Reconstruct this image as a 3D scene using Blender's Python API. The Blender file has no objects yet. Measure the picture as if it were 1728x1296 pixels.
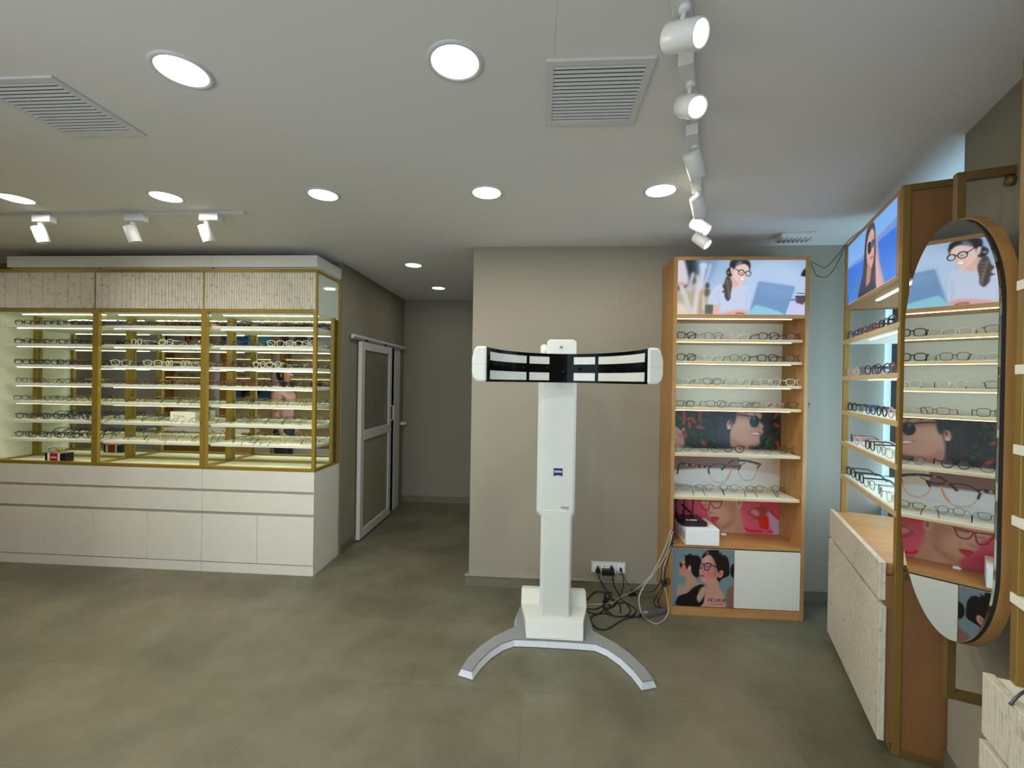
import bpy, bmesh, math, random
import numpy as np
from mathutils import Vector, Matrix

random.seed(7)
PI = math.pi
R = math.radians
sc = bpy.context.scene
C = sc.collection

# ------------------------------------------------------------------ camera, world, exposure
HC = 1.65
YAW, PIT, ROL = R(3.8), R(-0.31), R(0.923)
_f = Vector((-math.sin(YAW)*math.cos(PIT), math.cos(YAW)*math.cos(PIT), math.sin(PIT)))
_r = Vector((math.cos(YAW), math.sin(YAW), 0))
_u = _r.cross(_f)
r2 = _r*math.cos(ROL) + _u*math.sin(ROL)
u2 = -_r*math.sin(ROL) + _u*math.cos(ROL)
cam_data = bpy.data.cameras.new('camera')
cam = bpy.data.objects.new('camera', cam_data)
C.objects.link(cam)
cam_data.sensor_width = 36
cam_data.lens = 740/1728*36
cam_data.clip_start = 0.05
mw = Matrix.Identity(4)
for i in range(3):
    mw[i][0] = r2[i]; mw[i][1] = u2[i]; mw[i][2] = -_f[i]
mw[0][3], mw[1][3], mw[2][3] = 0, 0, HC
cam.matrix_world = mw
sc.camera = cam
sc.view_settings.view_transform = 'Standard'
sc.view_settings.look = 'None'
sc.view_settings.gamma = 1
sc.view_settings.use_curve_mapping = False
sc.view_settings.exposure = 0.0

world = bpy.data.worlds.new('sky')
sc.world = world
world.use_nodes = True
bg = world.node_tree.nodes['Background']
bg.inputs[0].default_value = (0.55, 0.80, 1.0, 1)
bg.inputs[1].default_value = 1.6
sc.cycles.transparent_max_bounces = 32

DA = R(20.9)                       # the right-hand wall and its units are turned by this angle
E_ = Vector((math.cos(DA), -math.sin(DA), 0))
D_ = Vector((math.sin(DA), math.cos(DA), 0))
def ed(e, d, z=0.0): return E_*e + D_*d + Vector((0, 0, z))

DOWN_W = 7.2
LED = 6.0

def area_light(name, loc, direction, size, power, col, parent=None, shape='DISK', sy=None, spread=180):
    l = bpy.data.lights.new(name, 'AREA'); l.shape = shape; l.size = size
    if sy: l.size_y = sy
    l.energy = power; l.color = col; l.spread = R(spread)
    o = bpy.data.objects.new(name, l); C.objects.link(o)
    o.location = loc
    o.rotation_euler = Vector(direction).to_track_quat('-Z', 'Y').to_euler()
    if parent is not None: o.parent = parent
    return o
# daylight through the glazing at the far right corner and through the shop front behind the camera
area_light('window_daylight', ed(1.36, 3.2, 1.5), -E_ + Vector((0, 0, 0.25)), 2.2, 60, (0.58, 0.80, 1.0), shape='RECTANGLE', sy=1.5)
area_light('shopfront_daylight', (-2.3, -1.74, 1.25), (0, 1, 0.35), 4.6, 105, (0.92, 0.95, 1.0), shape='RECTANGLE', sy=2.0)  # panel enlarged and tilted up to brighten the ceiling

# ------------------------------------------------------------------ materials
def lin(c):
    c = [x/255 for x in c[:3]]
    return tuple((x/12.92 if x <= 0.04045 else ((x+0.055)/1.055)**2.4) for x in c)
def mat(name, col, rough=0.5, metal=0.0, emit=0.0, noise=0.0, nscale=8.0, bump=0.0, bscale=60.0, stretch=(1,1,1), coat=0.0, col2=None, spec=None, ecol=None):
    m = bpy.data.materials.new(name); m.use_nodes = True
    nt = m.node_tree; b = nt.nodes['Principled BSDF']
    c = lin(col)
    b.inputs['Base Color'].default_value = (*c, 1)
    b.inputs['Roughness'].default_value = rough
    b.inputs['Metallic'].default_value = metal
    if coat: b.inputs['Coat Weight'].default_value = coat
    if spec is not None: b.inputs['Specular IOR Level'].default_value = spec
    if emit:
        b.inputs['Emission Color'].default_value = (*(lin(ecol) if ecol else c), 1)
        b.inputs['Emission Strength'].default_value = emit
    if noise or bump:
        tc = nt.nodes.new('ShaderNodeTexCoord'); mp = nt.nodes.new('ShaderNodeMapping')
        nt.links.new(tc.outputs['Object'], mp.inputs[0]); mp.inputs['Scale'].default_value = stretch
    if noise:
        n = nt.nodes.new('ShaderNodeTexNoise'); n.inputs['Scale'].default_value = nscale; n.inputs['Detail'].default_value = 6
        nt.links.new(mp.outputs[0], n.inputs['Vector'])
        rp = nt.nodes.new('ShaderNodeValToRGB')
        a = c; bb = lin(col2) if col2 else tuple(x*(1-noise) for x in c)
        rp.color_ramp.elements[0].position = 0.3; rp.color_ramp.elements[1].position = 0.7
        rp.color_ramp.elements[0].color = (*bb, 1); rp.color_ramp.elements[1].color = (*a, 1)
        nt.links.new(n.outputs['Fac'], rp.inputs[0]); nt.links.new(rp.outputs[0], b.inputs['Base Color'])
    if bump:
        n2 = nt.nodes.new('ShaderNodeTexNoise'); n2.inputs['Scale'].default_value = bscale; n2.inputs['Detail'].default_value = 4
        nt.links.new(mp.outputs[0], n2.inputs['Vector'])
        bp = nt.nodes.new('ShaderNodeBump'); bp.inputs['Strength'].default_value = bump; bp.inputs['Distance'].default_value = 0.01
        nt.links.new(n2.outputs['Fac'], bp.inputs['Height']); nt.links.new(bp.outputs[0], b.inputs['Normal'])
    return m
def clear_mat(name, col=(255, 255, 255), gloss=0.12, alpha=1.0):
    m = bpy.data.materials.new(name); m.use_nodes = True; nt = m.node_tree
    nt.nodes.remove(nt.nodes['Principled BSDF']); out = nt.nodes['Material Output']
    t = nt.nodes.new('ShaderNodeBsdfTransparent'); t.inputs[0].default_value = (*lin(col), 1)
    g = nt.nodes.new('ShaderNodeBsdfGlossy'); g.inputs['Roughness'].default_value = 0.02
    f = nt.nodes.new('ShaderNodeLayerWeight'); f.inputs[0].default_value = 0.5
    pw_ = nt.nodes.new('ShaderNodeMath'); pw_.operation = 'POWER'; pw_.inputs[1].default_value = 4
    mul = nt.nodes.new('ShaderNodeMath'); mul.operation = 'MULTIPLY_ADD'; mul.inputs[1].default_value = .45; mul.inputs[2].default_value = gloss*.3
    mul.use_clamp = True
    mx = nt.nodes.new('ShaderNodeMixShader')
    nt.links.new(f.outputs['Facing'], pw_.inputs[0]); nt.links.new(pw_.outputs[0], mul.inputs[0]); nt.links.new(mul.outputs[0], mx.inputs[0])
    nt.links.new(t.outputs[0], mx.inputs[1]); nt.links.new(g.outputs[0], mx.inputs[2]); nt.links.new(mx.outputs[0], out.inputs[0])
    return m

M = {}
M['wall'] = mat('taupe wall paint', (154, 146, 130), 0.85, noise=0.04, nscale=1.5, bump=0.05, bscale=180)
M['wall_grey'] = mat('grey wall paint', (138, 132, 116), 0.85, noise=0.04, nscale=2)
M['ceil'] = mat('ceiling paint', (222, 220, 216), 0.9, noise=0.03, nscale=0.8, bump=0.03, bscale=150)
M['base'] = mat('skirting tile', (112, 108, 92), 0.45, noise=0.15, nscale=12)
M['white'] = mat('white laminate', (222, 219, 208), 0.42, noise=0.03, nscale=6, bump=0.04, bscale=220)
M['whitein'] = mat('white inner board', (232, 232, 216), 0.5, noise=0.02)
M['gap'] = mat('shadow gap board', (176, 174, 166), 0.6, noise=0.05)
M['gold'] = mat('brushed brass frame', (160, 134, 52), 0.42, 0.35, noise=0.12, nscale=20, stretch=(1, 1, .1))
M['goldpost'] = mat('half-shaded brass post', (150, 118, 54), 0.42, 0.35, noise=0.12, nscale=20, stretch=(1, 1, .1))  # same brass, browned to carry the shadow on the near post
M['goldin'] = mat('brown bronze frame', (126, 100, 52), 0.45, 0.35, noise=0.12, nscale=20, stretch=(1, 1, .1))
M['wood'] = mat('oak veneer', (178, 134, 78), 0.42, noise=0.18, nscale=5, stretch=(6, 6, .6), col2=(158, 114, 62))
M['woodtop'] = mat('oak veneer flat', (192, 142, 88), 0.4, noise=0.16, nscale=5, stretch=(.7, 6, 6), col2=(174, 124, 72))
M['woodedge'] = mat('pale oak edging', (204, 176, 130), 0.45, noise=0.12, nscale=8, stretch=(.7, 6, 6))
M['brown'] = mat('brown veneer panel', (140, 98, 58), 0.45, noise=0.12, nscale=3, stretch=(5, 5, .5))
M['led'] = mat('led strip', (252, 250, 206), 0.5, emit=LED*2.2, ecol=(248, 250, 196))
M['ledw'] = mat('warm led strip', (255, 232, 170), 0.5, emit=LED, ecol=(255, 232, 165))
M['ledc'] = mat('cool led strip', (255, 255, 250), 0.5, emit=LED*1.2, ecol=(250, 250, 255))
M['lamp'] = mat('lit diffuser', (255, 255, 255), 0.5, emit=5.0, ecol=(255, 255, 246))
M['lampoff'] = mat('unlit lens', (225, 225, 222), 0.3)
M['plastic'] = mat('white plastic', (214, 214, 210), 0.4, noise=0.01)
M['metalw'] = mat('white painted metal', (205, 206, 204), 0.35, noise=0.01)
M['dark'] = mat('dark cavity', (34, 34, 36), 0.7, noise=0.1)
M['black'] = mat('black plastic', (22, 22, 24), 0.35, noise=0.05)
M['cable'] = mat('black cable', (24, 24, 24), 0.45, noise=0.05)
M['cableg'] = mat('grey cable', (176, 170, 155), 0.5, noise=0.05)
M['greyp'] = mat('grey adapter plastic', (86, 88, 90), 0.5, noise=0.05)
M['mirror'] = mat('mirror glass', (228, 236, 230), 0.015, 1.0)
M['mirror2'] = mat('wall mirror glass', (236, 238, 236), 0.008, 1.0)
M['glass'] = clear_mat('clear pane', (252, 254, 254), 0.02)
M['winglass'] = clear_mat('window pane', (235, 245, 248), 0.10)
M['doorglass'] = mat('wall-toned door pane', (116, 112, 98), 0.12)  # opaque tone stands in for the dim wall seen through the glass
M['mach'] = mat('satin white shell', (216, 218, 210), 0.34, noise=0.01, coat=0.1)
M['machgrey'] = mat('silver grey base', (150, 153, 156), 0.38, 0.15, noise=0.02)
M['machsill'] = mat('pale grey base edge', (205, 210, 216), 0.35, noise=0.02)
M['gloss'] = mat('gloss black screen', (10, 10, 12), 0.12, spec=0.10)
M['diff'] = mat('translucent light panel', (205, 207, 200), 0.25, noise=0.05, nscale=30, coat=0.4)
M['navy'] = mat('navy logo', (30, 32, 96), 0.4)
M['print'] = mat('dark print', (50, 48, 50), 0.5)
M['printw'] = mat('white print', (240, 240, 240), 0.5)
M['red'] = mat('red label', (168, 28, 32), 0.5, noise=0.03)
M['doorpanel'] = mat('door infill panel', (150, 143, 124), 0.6, noise=0.05)
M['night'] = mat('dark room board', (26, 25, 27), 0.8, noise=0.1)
M['alu'] = mat('dark aluminium', (58, 62, 68), 0.4, 0.4, noise=0.1)
M['leaf'] = mat('tree foliage', (96, 150, 120), 0.7, noise=0.4, nscale=6)
M['bark'] = mat('tree bark', (92, 74, 58), 0.8, noise=0.3)
M['skin'] = mat('skin', (196, 144, 116), 0.55, noise=0.04)
M['hair'] = mat('black hair', (22, 18, 18), 0.5, noise=0.2, nscale=60)
M['pink'] = mat('dusty pink shirt', (206, 160, 160), 0.8, noise=0.1, nscale=12)
M['navycloth'] = mat('dark blue trousers', (36, 42, 58), 0.8, noise=0.1)

def marble():
    m = mat('ribbed travertine laminate', (214, 206, 186), 0.5)
    nt = m.node_tree; b = nt.nodes['Principled BSDF']
    tc = nt.nodes.new('ShaderNodeTexCoord'); mp = nt.nodes.new('ShaderNodeMapping'); mp.inputs['Scale'].default_value = (1, 1, .8)
    nt.links.new(tc.outputs['Object'], mp.inputs[0])
    n = nt.nodes.new('ShaderNodeTexNoise'); n.inputs['Scale'].default_value = 38; n.inputs['Detail'].default_value = 7; n.inputs['Roughness'].default_value = .65
    nt.links.new(mp.outputs[0], n.inputs['Vector'])
    rp = nt.nodes.new('ShaderNodeValToRGB'); e = rp.color_ramp.elements
    e[0].position = .32; e[0].color = (*lin((166, 156, 138)), 1); e[1].position = .43; e[1].color = (*lin((208, 200, 180)), 1)
    x = e.new(.75); x.color = (*lin((220, 214, 196)), 1)
    nt.links.new(n.outputs['Fac'], rp.inputs[0]); nt.links.new(rp.outputs[0], b.inputs['Base Color'])
    mp2 = nt.nodes.new('ShaderNodeMapping'); mp2.inputs['Scale'].default_value = (1, 1, .06); nt.links.new(tc.outputs['Object'], mp2.inputs[0])
    n2 = nt.nodes.new('ShaderNodeTexNoise'); n2.inputs['Scale'].default_value = 90; nt.links.new(mp2.outputs[0], n2.inputs['Vector'])
    bp = nt.nodes.new('ShaderNodeBump'); bp.inputs['Strength'].default_value = .35; bp.inputs['Distance'].default_value = .01
    nt.links.new(n2.outputs['Fac'], bp.inputs['Height']); nt.links.new(bp.outputs[0], b.inputs['Normal'])
    return m
M['marble'] = marble()

def floor_mat():
    m = mat('large grey green floor tiles', (110, 106, 88), 0.4)
    nt = m.node_tree; b = nt.nodes['Principled BSDF']
    tc = nt.nodes.new('ShaderNodeTexCoord')
    mp = nt.nodes.new('ShaderNodeMapping'); mp.inputs['Location'].default_value = (1.33 + 1.26*4, -2.33 + 0.64*8, 0)
    nt.links.new(tc.outputs['Object'], mp.inputs[0])
    br = nt.nodes.new('ShaderNodeTexBrick'); br.inputs['Scale'].default_value = 1
    br.inputs['Brick Width'].default_value = 1.26; br.inputs['Row Height'].default_value = .64
    br.inputs['Mortar Size'].default_value = .0022; br.inputs['Mortar Smooth'].default_value = .3; br.offset = .5
    br.inputs['Color1'].default_value = (1, 1, 1, 1); br.inputs['Color2'].default_value = (.90, .90, .90, 1); br.inputs['Mortar'].default_value = (.72, .72, .70, 1)
    nt.links.new(mp.outputs[0], br.inputs['Vector'])
    n = nt.nodes.new('ShaderNodeTexNoise'); n.inputs['Scale'].default_value = 1.7; n.inputs['Detail'].default_value = 9; n.inputs['Roughness'].default_value = .62
    nt.links.new(tc.outputs['Object'], n.inputs['Vector'])
    rp = nt.nodes.new('ShaderNodeValToRGB'); e = rp.color_ramp.elements
    e[0].position = .32; e[0].color = (*lin((92, 89, 72)), 1); e[1].position = .68; e[1].color = (*lin((122, 118, 98)), 1)
    nt.links.new(n.outputs['Fac'], rp.inputs[0])
    mx = nt.nodes.new('ShaderNodeMix'); mx.data_type = 'RGBA'; mx.blend_type = 'MULTIPLY'; mx.inputs[0].default_value = 1
    nt.links.new(rp.outputs[0], mx.inputs[6]); nt.links.new(br.outputs['Color'], mx.inputs[7]); nt.links.new(mx.outputs[2], b.inputs['Base Color'])
    n2 = nt.nodes.new('ShaderNodeTexNoise'); n2.inputs['Scale'].default_value = 9; n2.inputs['Detail'].default_value = 6
    nt.links.new(tc.outputs['Object'], n2.inputs['Vector'])
    mr = nt.nodes.new('ShaderNodeMapRange'); mr.inputs[3].default_value = .36; mr.inputs[4].default_value = .56
    nt.links.new(n2.outputs['Fac'], mr.inputs[0]); nt.links.new(mr.outputs[0], b.inputs['Roughness'])
    return m
M['floor'] = floor_mat()

# ------------------------------------------------------------------ mesh builder
class MB:
    def __init__(s): s.v = []; s.f = []; s.m = []; s.sm = []
    def add(s, vs, fs, mi=0, smooth=False):
        o = len(s.v); s.v += [tuple(v) for v in vs]
        for f in fs: s.f.append(tuple(i+o for i in f)); s.m.append(mi); s.sm.append(smooth)
        return s
    def box(s, x0, x1, y0, y1, z0, z1, mi=0):
        v = [(x0,y0,z0),(x1,y0,z0),(x1,y1,z0),(x0,y1,z0),(x0,y0,z1),(x1,y0,z1),(x1,y1,z1),(x0,y1,z1)]
        return s.add(v, [(0,3,2,1),(4,5,6,7),(0,1,5,4),(1,2,6,5),(2,3,7,6),(3,0,4,7)], mi)
    def prism(s, poly, a0, a1, axis='z', mi=0, top=None):
        # poly: 2D outline (counter clockwise); top: another outline of the same length for the far end
        top = top or poly; n = len(poly)
        def P(p, a):
            return (p[0], p[1], a) if axis == 'z' else ((p[0], a, p[1]) if axis == 'y' else (a, p[0], p[1]))
        v = [P(p, a0) for p in poly] + [P(p, a1) for p in top]
        f = [tuple(range(n-1, -1, -1)), tuple(range(n, 2*n))] + [(i, (i+1) % n, n+(i+1) % n, n+i) for i in range(n)]
        return s.add(v, f, mi)
    def tube(s, pts, r, seg=8, closed=False, mi=0, ry=None, caps=True, radii=None):
        pts = [Vector(p) for p in pts]; n = len(pts); ry = ry or r
        vs = []; prev = None
        for i in range(n):
            a = pts[(i-1) % n] if (closed or i > 0) else pts[i]
            b = pts[(i+1) % n] if (closed or i < n-1) else pts[i]
            t = (b-a)
            t = t.normalized() if t.length > 1e-9 else Vector((0, 0, 1))
            if prev is None:
                up = Vector((0, 1, 0)) if abs(t.y) < .9 else Vector((0, 0, 1))
                nx = t.cross(up).normalized()
            else:
                nx = (prev - t*prev.dot(t)); nx = nx.normalized() if nx.length > 1e-6 else t.orthogonal().normalized()
            prev = nx; by = t.cross(nx)
            k = radii[i] if radii else 1
            for j in range(seg):
                an = 2*PI*j/seg
                vs.append(pts[i] + nx*(math.cos(an)*r*k) + by*(math.sin(an)*ry*k))
        fs = []
        for i in range(n if closed else n-1):
            for j in range(seg):
                a = i*seg+j; b = i*seg+(j+1) % seg; c = ((i+1) % n)*seg+(j+1) % seg; d = ((i+1) % n)*seg+j
                fs.append((a, b, c, d))
        if not closed and caps:
            fs.append(tuple(range(seg-1, -1, -1))); fs.append(tuple((n-1)*seg+j for j in range(seg)))
        return s.add(vs, fs, mi, True)
    def cyl(s, a, b, r, seg=20, mi=0, r2=None):
        return s.tube([a, b], r, seg, mi=mi, radii=[1, (r2 or r)/r])
    def lathe(s, prof, seg=32, mi=0, c=(0,0,0)):
        vs = []; n = len(prof)
        for k in range(seg):
            an = 2*PI*k/seg
            for (r, z) in prof: vs.append((c[0]+r*math.cos(an), c[1]+r*math.sin(an), c[2]+z))
        fs = []
        for k in range(seg):
            for i in range(n-1):
                a = k*n+i; b = ((k+1) % seg)*n+i
                fs.append((a, b, b+1, a+1))
        return s.add(vs, fs, mi, True)
    def mul(s, mtx):
        s.v = [tuple(mtx @ Vector(v)) for v in s.v]; return s
    def build(s, name, mats, parent=None, bevel=0, loc=None, rotz=0):
        me = bpy.data.meshes.new(name); me.from_pydata(s.v, [], s.f)
        if not isinstance(mats, (list, tuple)): mats = [mats]
        for m in mats: me.materials.append(m)
        me.polygons.foreach_set('material_index', s.m); me.polygons.foreach_set('use_smooth', s.sm)
        me.validate(); me.update()
        bm = bmesh.new(); bm.from_mesh(me); bmesh.ops.recalc_face_normals(bm, faces=bm.faces); bm.to_mesh(me); bm.free()
        o = bpy.data.objects.new(name, me); C.objects.link(o)
        if parent is not None: o.parent = parent
        if loc is not None: o.location = loc
        if rotz: o.rotation_euler.z = rotz
        if bevel:
            md = o.modifiers.new('bevel', 'BEVEL'); md.width = bevel; md.segments = 2; md.limit_method = 'ANGLE'; md.angle_limit = R(40)
        return o

def box(name, b, m, parent=None, bevel=0, **k): return MB().box(*b).build(name, m, parent, bevel, **k)
def tag(o, label=None, cat=None, group=None, kind=None):
    if label: o['label'] = label
    if cat: o['category'] = cat
    if group: o['group'] = group
    if kind: o['kind'] = kind
    return o
def thing(name, label, cat, loc=(0,0,0), rotz=0, group=None):
    o = bpy.data.objects.new(name, None); C.objects.link(o); o.location = loc; o.rotation_euler.z = rotz
    o.empty_display_size = .05
    return tag(o, label, cat, group)
def struct(o): o['kind'] = 'structure'; return o
def copy_tree(o, parent=None):
    c = o.copy(); C.objects.link(c)
    if parent is not None: c.parent = parent
    for ch in list(o.children): copy_tree(ch, c)
    return c
def smooth_path(pts, n=8, closed=False):
    P = [Vector(p) for p in pts]; out = []; L = len(P)
    rng = range(L) if closed else range(L-1)
    for i in rng:
        p0 = P[(i-1) % L] if (closed or i > 0) else P[i]; p1 = P[i]; p2 = P[(i+1) % L]
        p3 = P[(i+2) % L] if (closed or i+2 < L) else P[i+1]
        for k in range(n):
            t = k/n
            out.append(.5*((2*p1) + (p2-p0)*t + (2*p0-5*p1+4*p2-p3)*t*t + (3*p1-p0-3*p2+p3)*t**3))
    if not closed: out.append(P[-1])
    return out
def text_mesh(s, size, m, name, parent=None, mtx=None, width=None, bold=0.0):
    cu = bpy.data.curves.new(name, 'FONT'); cu.body = s; cu.size = size; cu.align_x = 'CENTER'; cu.align_y = 'CENTER'; cu.extrude = .0002; cu.offset = bold
    o = bpy.data.objects.new(name, cu); C.objects.link(o)
    bpy.context.view_layer.update()
    dg = bpy.context.evaluated_depsgraph_get()
    me = bpy.data.meshes.new_from_object(o.evaluated_get(dg))
    bpy.data.objects.remove(o)
    me.materials.clear(); me.materials.append(m)
    if width:
        xs = [v.co.x for v in me.vertices]; k = width/(max(xs)-min(xs))
        for v in me.vertices: v.co.x *= k
    if mtx is not None: me.transform(mtx)
    ob = bpy.data.objects.new(name, me); C.objects.link(ob)
    if parent is not None: ob.parent = parent
    return ob
FRONT = Matrix.Rotation(R(90), 4, 'X')          # text standing up, facing -y

# ------------------------------------------------------------------ printed pictures: a fine grid of coloured cells
class Pic:
    def __init__(s, w, h, quad, bg0, left=0, top=0):
        tl, tr, br, bl = [np.array(q, float) for q in quad]      # widen the frame by the share hidden behind the shelf edges
        tl, bl = tl-(tr-tl)*left, bl-(br-bl)*left
        tl, tr = tl-(bl-tl)*top, tr-(br-tr)*top
        quad = (tl, tr, br, bl)
        s.w, s.h = w, h; s.a = np.zeros((h, w, 3)); s.a[:] = bg0
        A = []; B = []
        for (x, y), (u, v) in zip(quad, ((0,0),(1,0),(1,1),(0,1))):
            A.append([x, y, 1, 0, 0, 0, -u*x, -u*y]); B.append(u)
            A.append([0, 0, 0, x, y, 1, -v*x, -v*y]); B.append(v)
        q = np.linalg.solve(np.array(A, float), np.array(B, float)); s.H = np.append(q, 1).reshape(3, 3)
        s.Y, s.X = np.mgrid[0:h, 0:w]; s.X = s.X+.5; s.Y = s.Y+.5
        s.rng = np.random.RandomState(3)
    def T(s, pts):
        p = np.array([[x, y, 1] for x, y in pts], float) @ s.H.T
        return np.stack([p[:,0]/p[:,2]*s.w, p[:,1]/p[:,2]*s.h], 1)
    def blend(s, m, col, blur, alpha):
        for _ in range(2):
            r = int(blur)
            if r > 0:
                for ax in (0, 1):
                    k = 2*r+1; pad = [(0,0),(0,0)]; pad[ax] = (r+1, r)
                    c = np.cumsum(np.pad(m, pad, mode='edge'), axis=ax)
                    m = (np.take(c, range(k, c.shape[ax]), ax) - np.take(c, range(0, c.shape[ax]-k), ax))/k
        m = (m*alpha)[..., None]; s.a = s.a*(1-m) + np.array(col, float)*m
    def poly(s, pts, col, blur=1, alpha=1, smooth=True):
        if smooth: pts = [(v.x, v.y) for v in smooth_path([(x, y, 0) for x, y in pts], 5, True)]
        q = s.T(pts); ins = np.zeros(s.X.shape, bool); n = len(q)
        for i in range(n):
            x0, y0 = q[i]; x1, y1 = q[(i+1) % n]
            if y0 == y1: continue
            ins ^= ((s.Y < y0) != (s.Y < y1)) & (s.X < (x1-x0)*(s.Y-y0)/(y1-y0)+x0)
        s.blend(ins.astype(float), col, blur, alpha)
    def ell(s, cx, cy, rx, ry, col, rot=0, blur=1, alpha=1):
        c, d = math.cos(R(rot)), math.sin(R(rot))
        s.poly([(cx+rx*math.cos(t)*c-ry*math.sin(t)*d, cy+rx*math.cos(t)*d+ry*math.sin(t)*c) for t in [2*PI*i/24 for i in range(24)]], col, blur, alpha, False)
    def line(s, pts, wd, col, blur=0, alpha=1, closed=False, smooth=True):
        if smooth: pts = [(v.x, v.y) for v in smooth_path([(x, y, 0) for x, y in pts], 5, closed)]
        q = s.T(pts); a = s.T([pts[0], (pts[0][0]+wd, pts[0][1])]); r = max(.55, np.hypot(*(a[1]-a[0]))/2)
        dm = np.full(s.X.shape, 1e9); n = len(q)
        for i in range(n if closed else n-1):
            p0 = q[i]; p1 = q[(i+1) % n]; d = p1-p0; L = d@d+1e-9
            t = np.clip(((s.X-p0[0])*d[0]+(s.Y-p0[1])*d[1])/L, 0, 1)
            dm = np.minimum(dm, np.hypot(s.X-p0[0]-t*d[0], s.Y-p0[1]-t*d[1]))
        s.blend(np.clip(r+.5-dm, 0, 1), col, blur, alpha)
    def ring(s, cx, cy, rx, ry, wd, col, rot=0, alpha=1):
        c, d = math.cos(R(rot)), math.sin(R(rot))
        s.line([(cx+rx*math.cos(t)*c-ry*math.sin(t)*d, cy+rx*math.cos(t)*d+ry*math.sin(t)*c) for t in [2*PI*i/20 for i in range(20)]], wd, col, 0, alpha, True, False)
    def grad(s, c0, c1, ax=0):
        t = (s.Y/s.h if ax == 0 else s.X/s.w)[..., None]; s.a = np.array(c0, float)*(1-t)+np.array(c1, float)*t
    def build(s, name, width, height, parent, mtx, emit=0.0, gain=1.0):
        w, h = s.w, s.h
        a = np.clip(s.a, 0, 255)/255*gain
        a = np.where(a <= .04045, a/12.92, ((a+.055)/1.055)**2.4)
        X, Z = np.meshgrid(np.linspace(-width/2, width/2, w), np.linspace(height/2, -height/2, h))
        co = np.stack([X, np.zeros_like(X), Z], -1).reshape(-1, 3)
        i = np.arange(w*h).reshape(h, w)
        f = np.stack([i[1:, :-1], i[1:, 1:], i[:-1, 1:], i[:-1, :-1]], -1).reshape(-1, 4)
        nb = w*h
        # a thin board behind the printed face
        bx = [(-width/2, .003, -height/2), (width/2, .003, -height/2), (width/2, .003, height/2), (-width/2, .003, height/2)]
        co = np.concatenate([co, np.array(bx)]); f = np.concatenate([f, np.array([[nb, nb+3, nb+2, nb+1]])])
        me = bpy.data.meshes.new(name); me.vertices.add(len(co)); me.vertices.foreach_set('co', co.ravel())
        me.loops.add(len(f)*4); me.loops.foreach_set('vertex_index', f.ravel().astype(np.int32))
        me.polygons.add(len(f)); me.polygons.foreach_set('loop_start', np.arange(0, len(f)*4, 4, dtype=np.int32))
        me.update(calc_edges=True)
        at = me.color_attributes.new('ink', 'FLOAT_COLOR', 'POINT')
        col = np.ones((len(co), 4)); col[:nb, :3] = a.reshape(-1, 3); at.data.foreach_set('color', col.ravel())
        me.transform(mtx)
        m = bpy.data.materials.new(name+' print'); m.use_nodes = True; nt = m.node_tree; b = nt.nodes['Principled BSDF']
        vc = nt.nodes.new('ShaderNodeVertexColor'); vc.layer_name = 'ink'
        b.inputs['Roughness'].default_value = .35
        if emit:
            b.inputs['Base Color'].default_value = (.02, .02, .02, 1)
            nt.links.new(vc.outputs[0], b.inputs['Emission Color']); b.inputs['Emission Strength'].default_value = emit
        else: nt.links.new(vc.outputs[0], b.inputs['Base Color'])
        me.materials.append(m)
        o = bpy.data.objects.new(name, me); C.objects.link(o)
        if parent is not None: o.parent = parent
        return o
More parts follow.
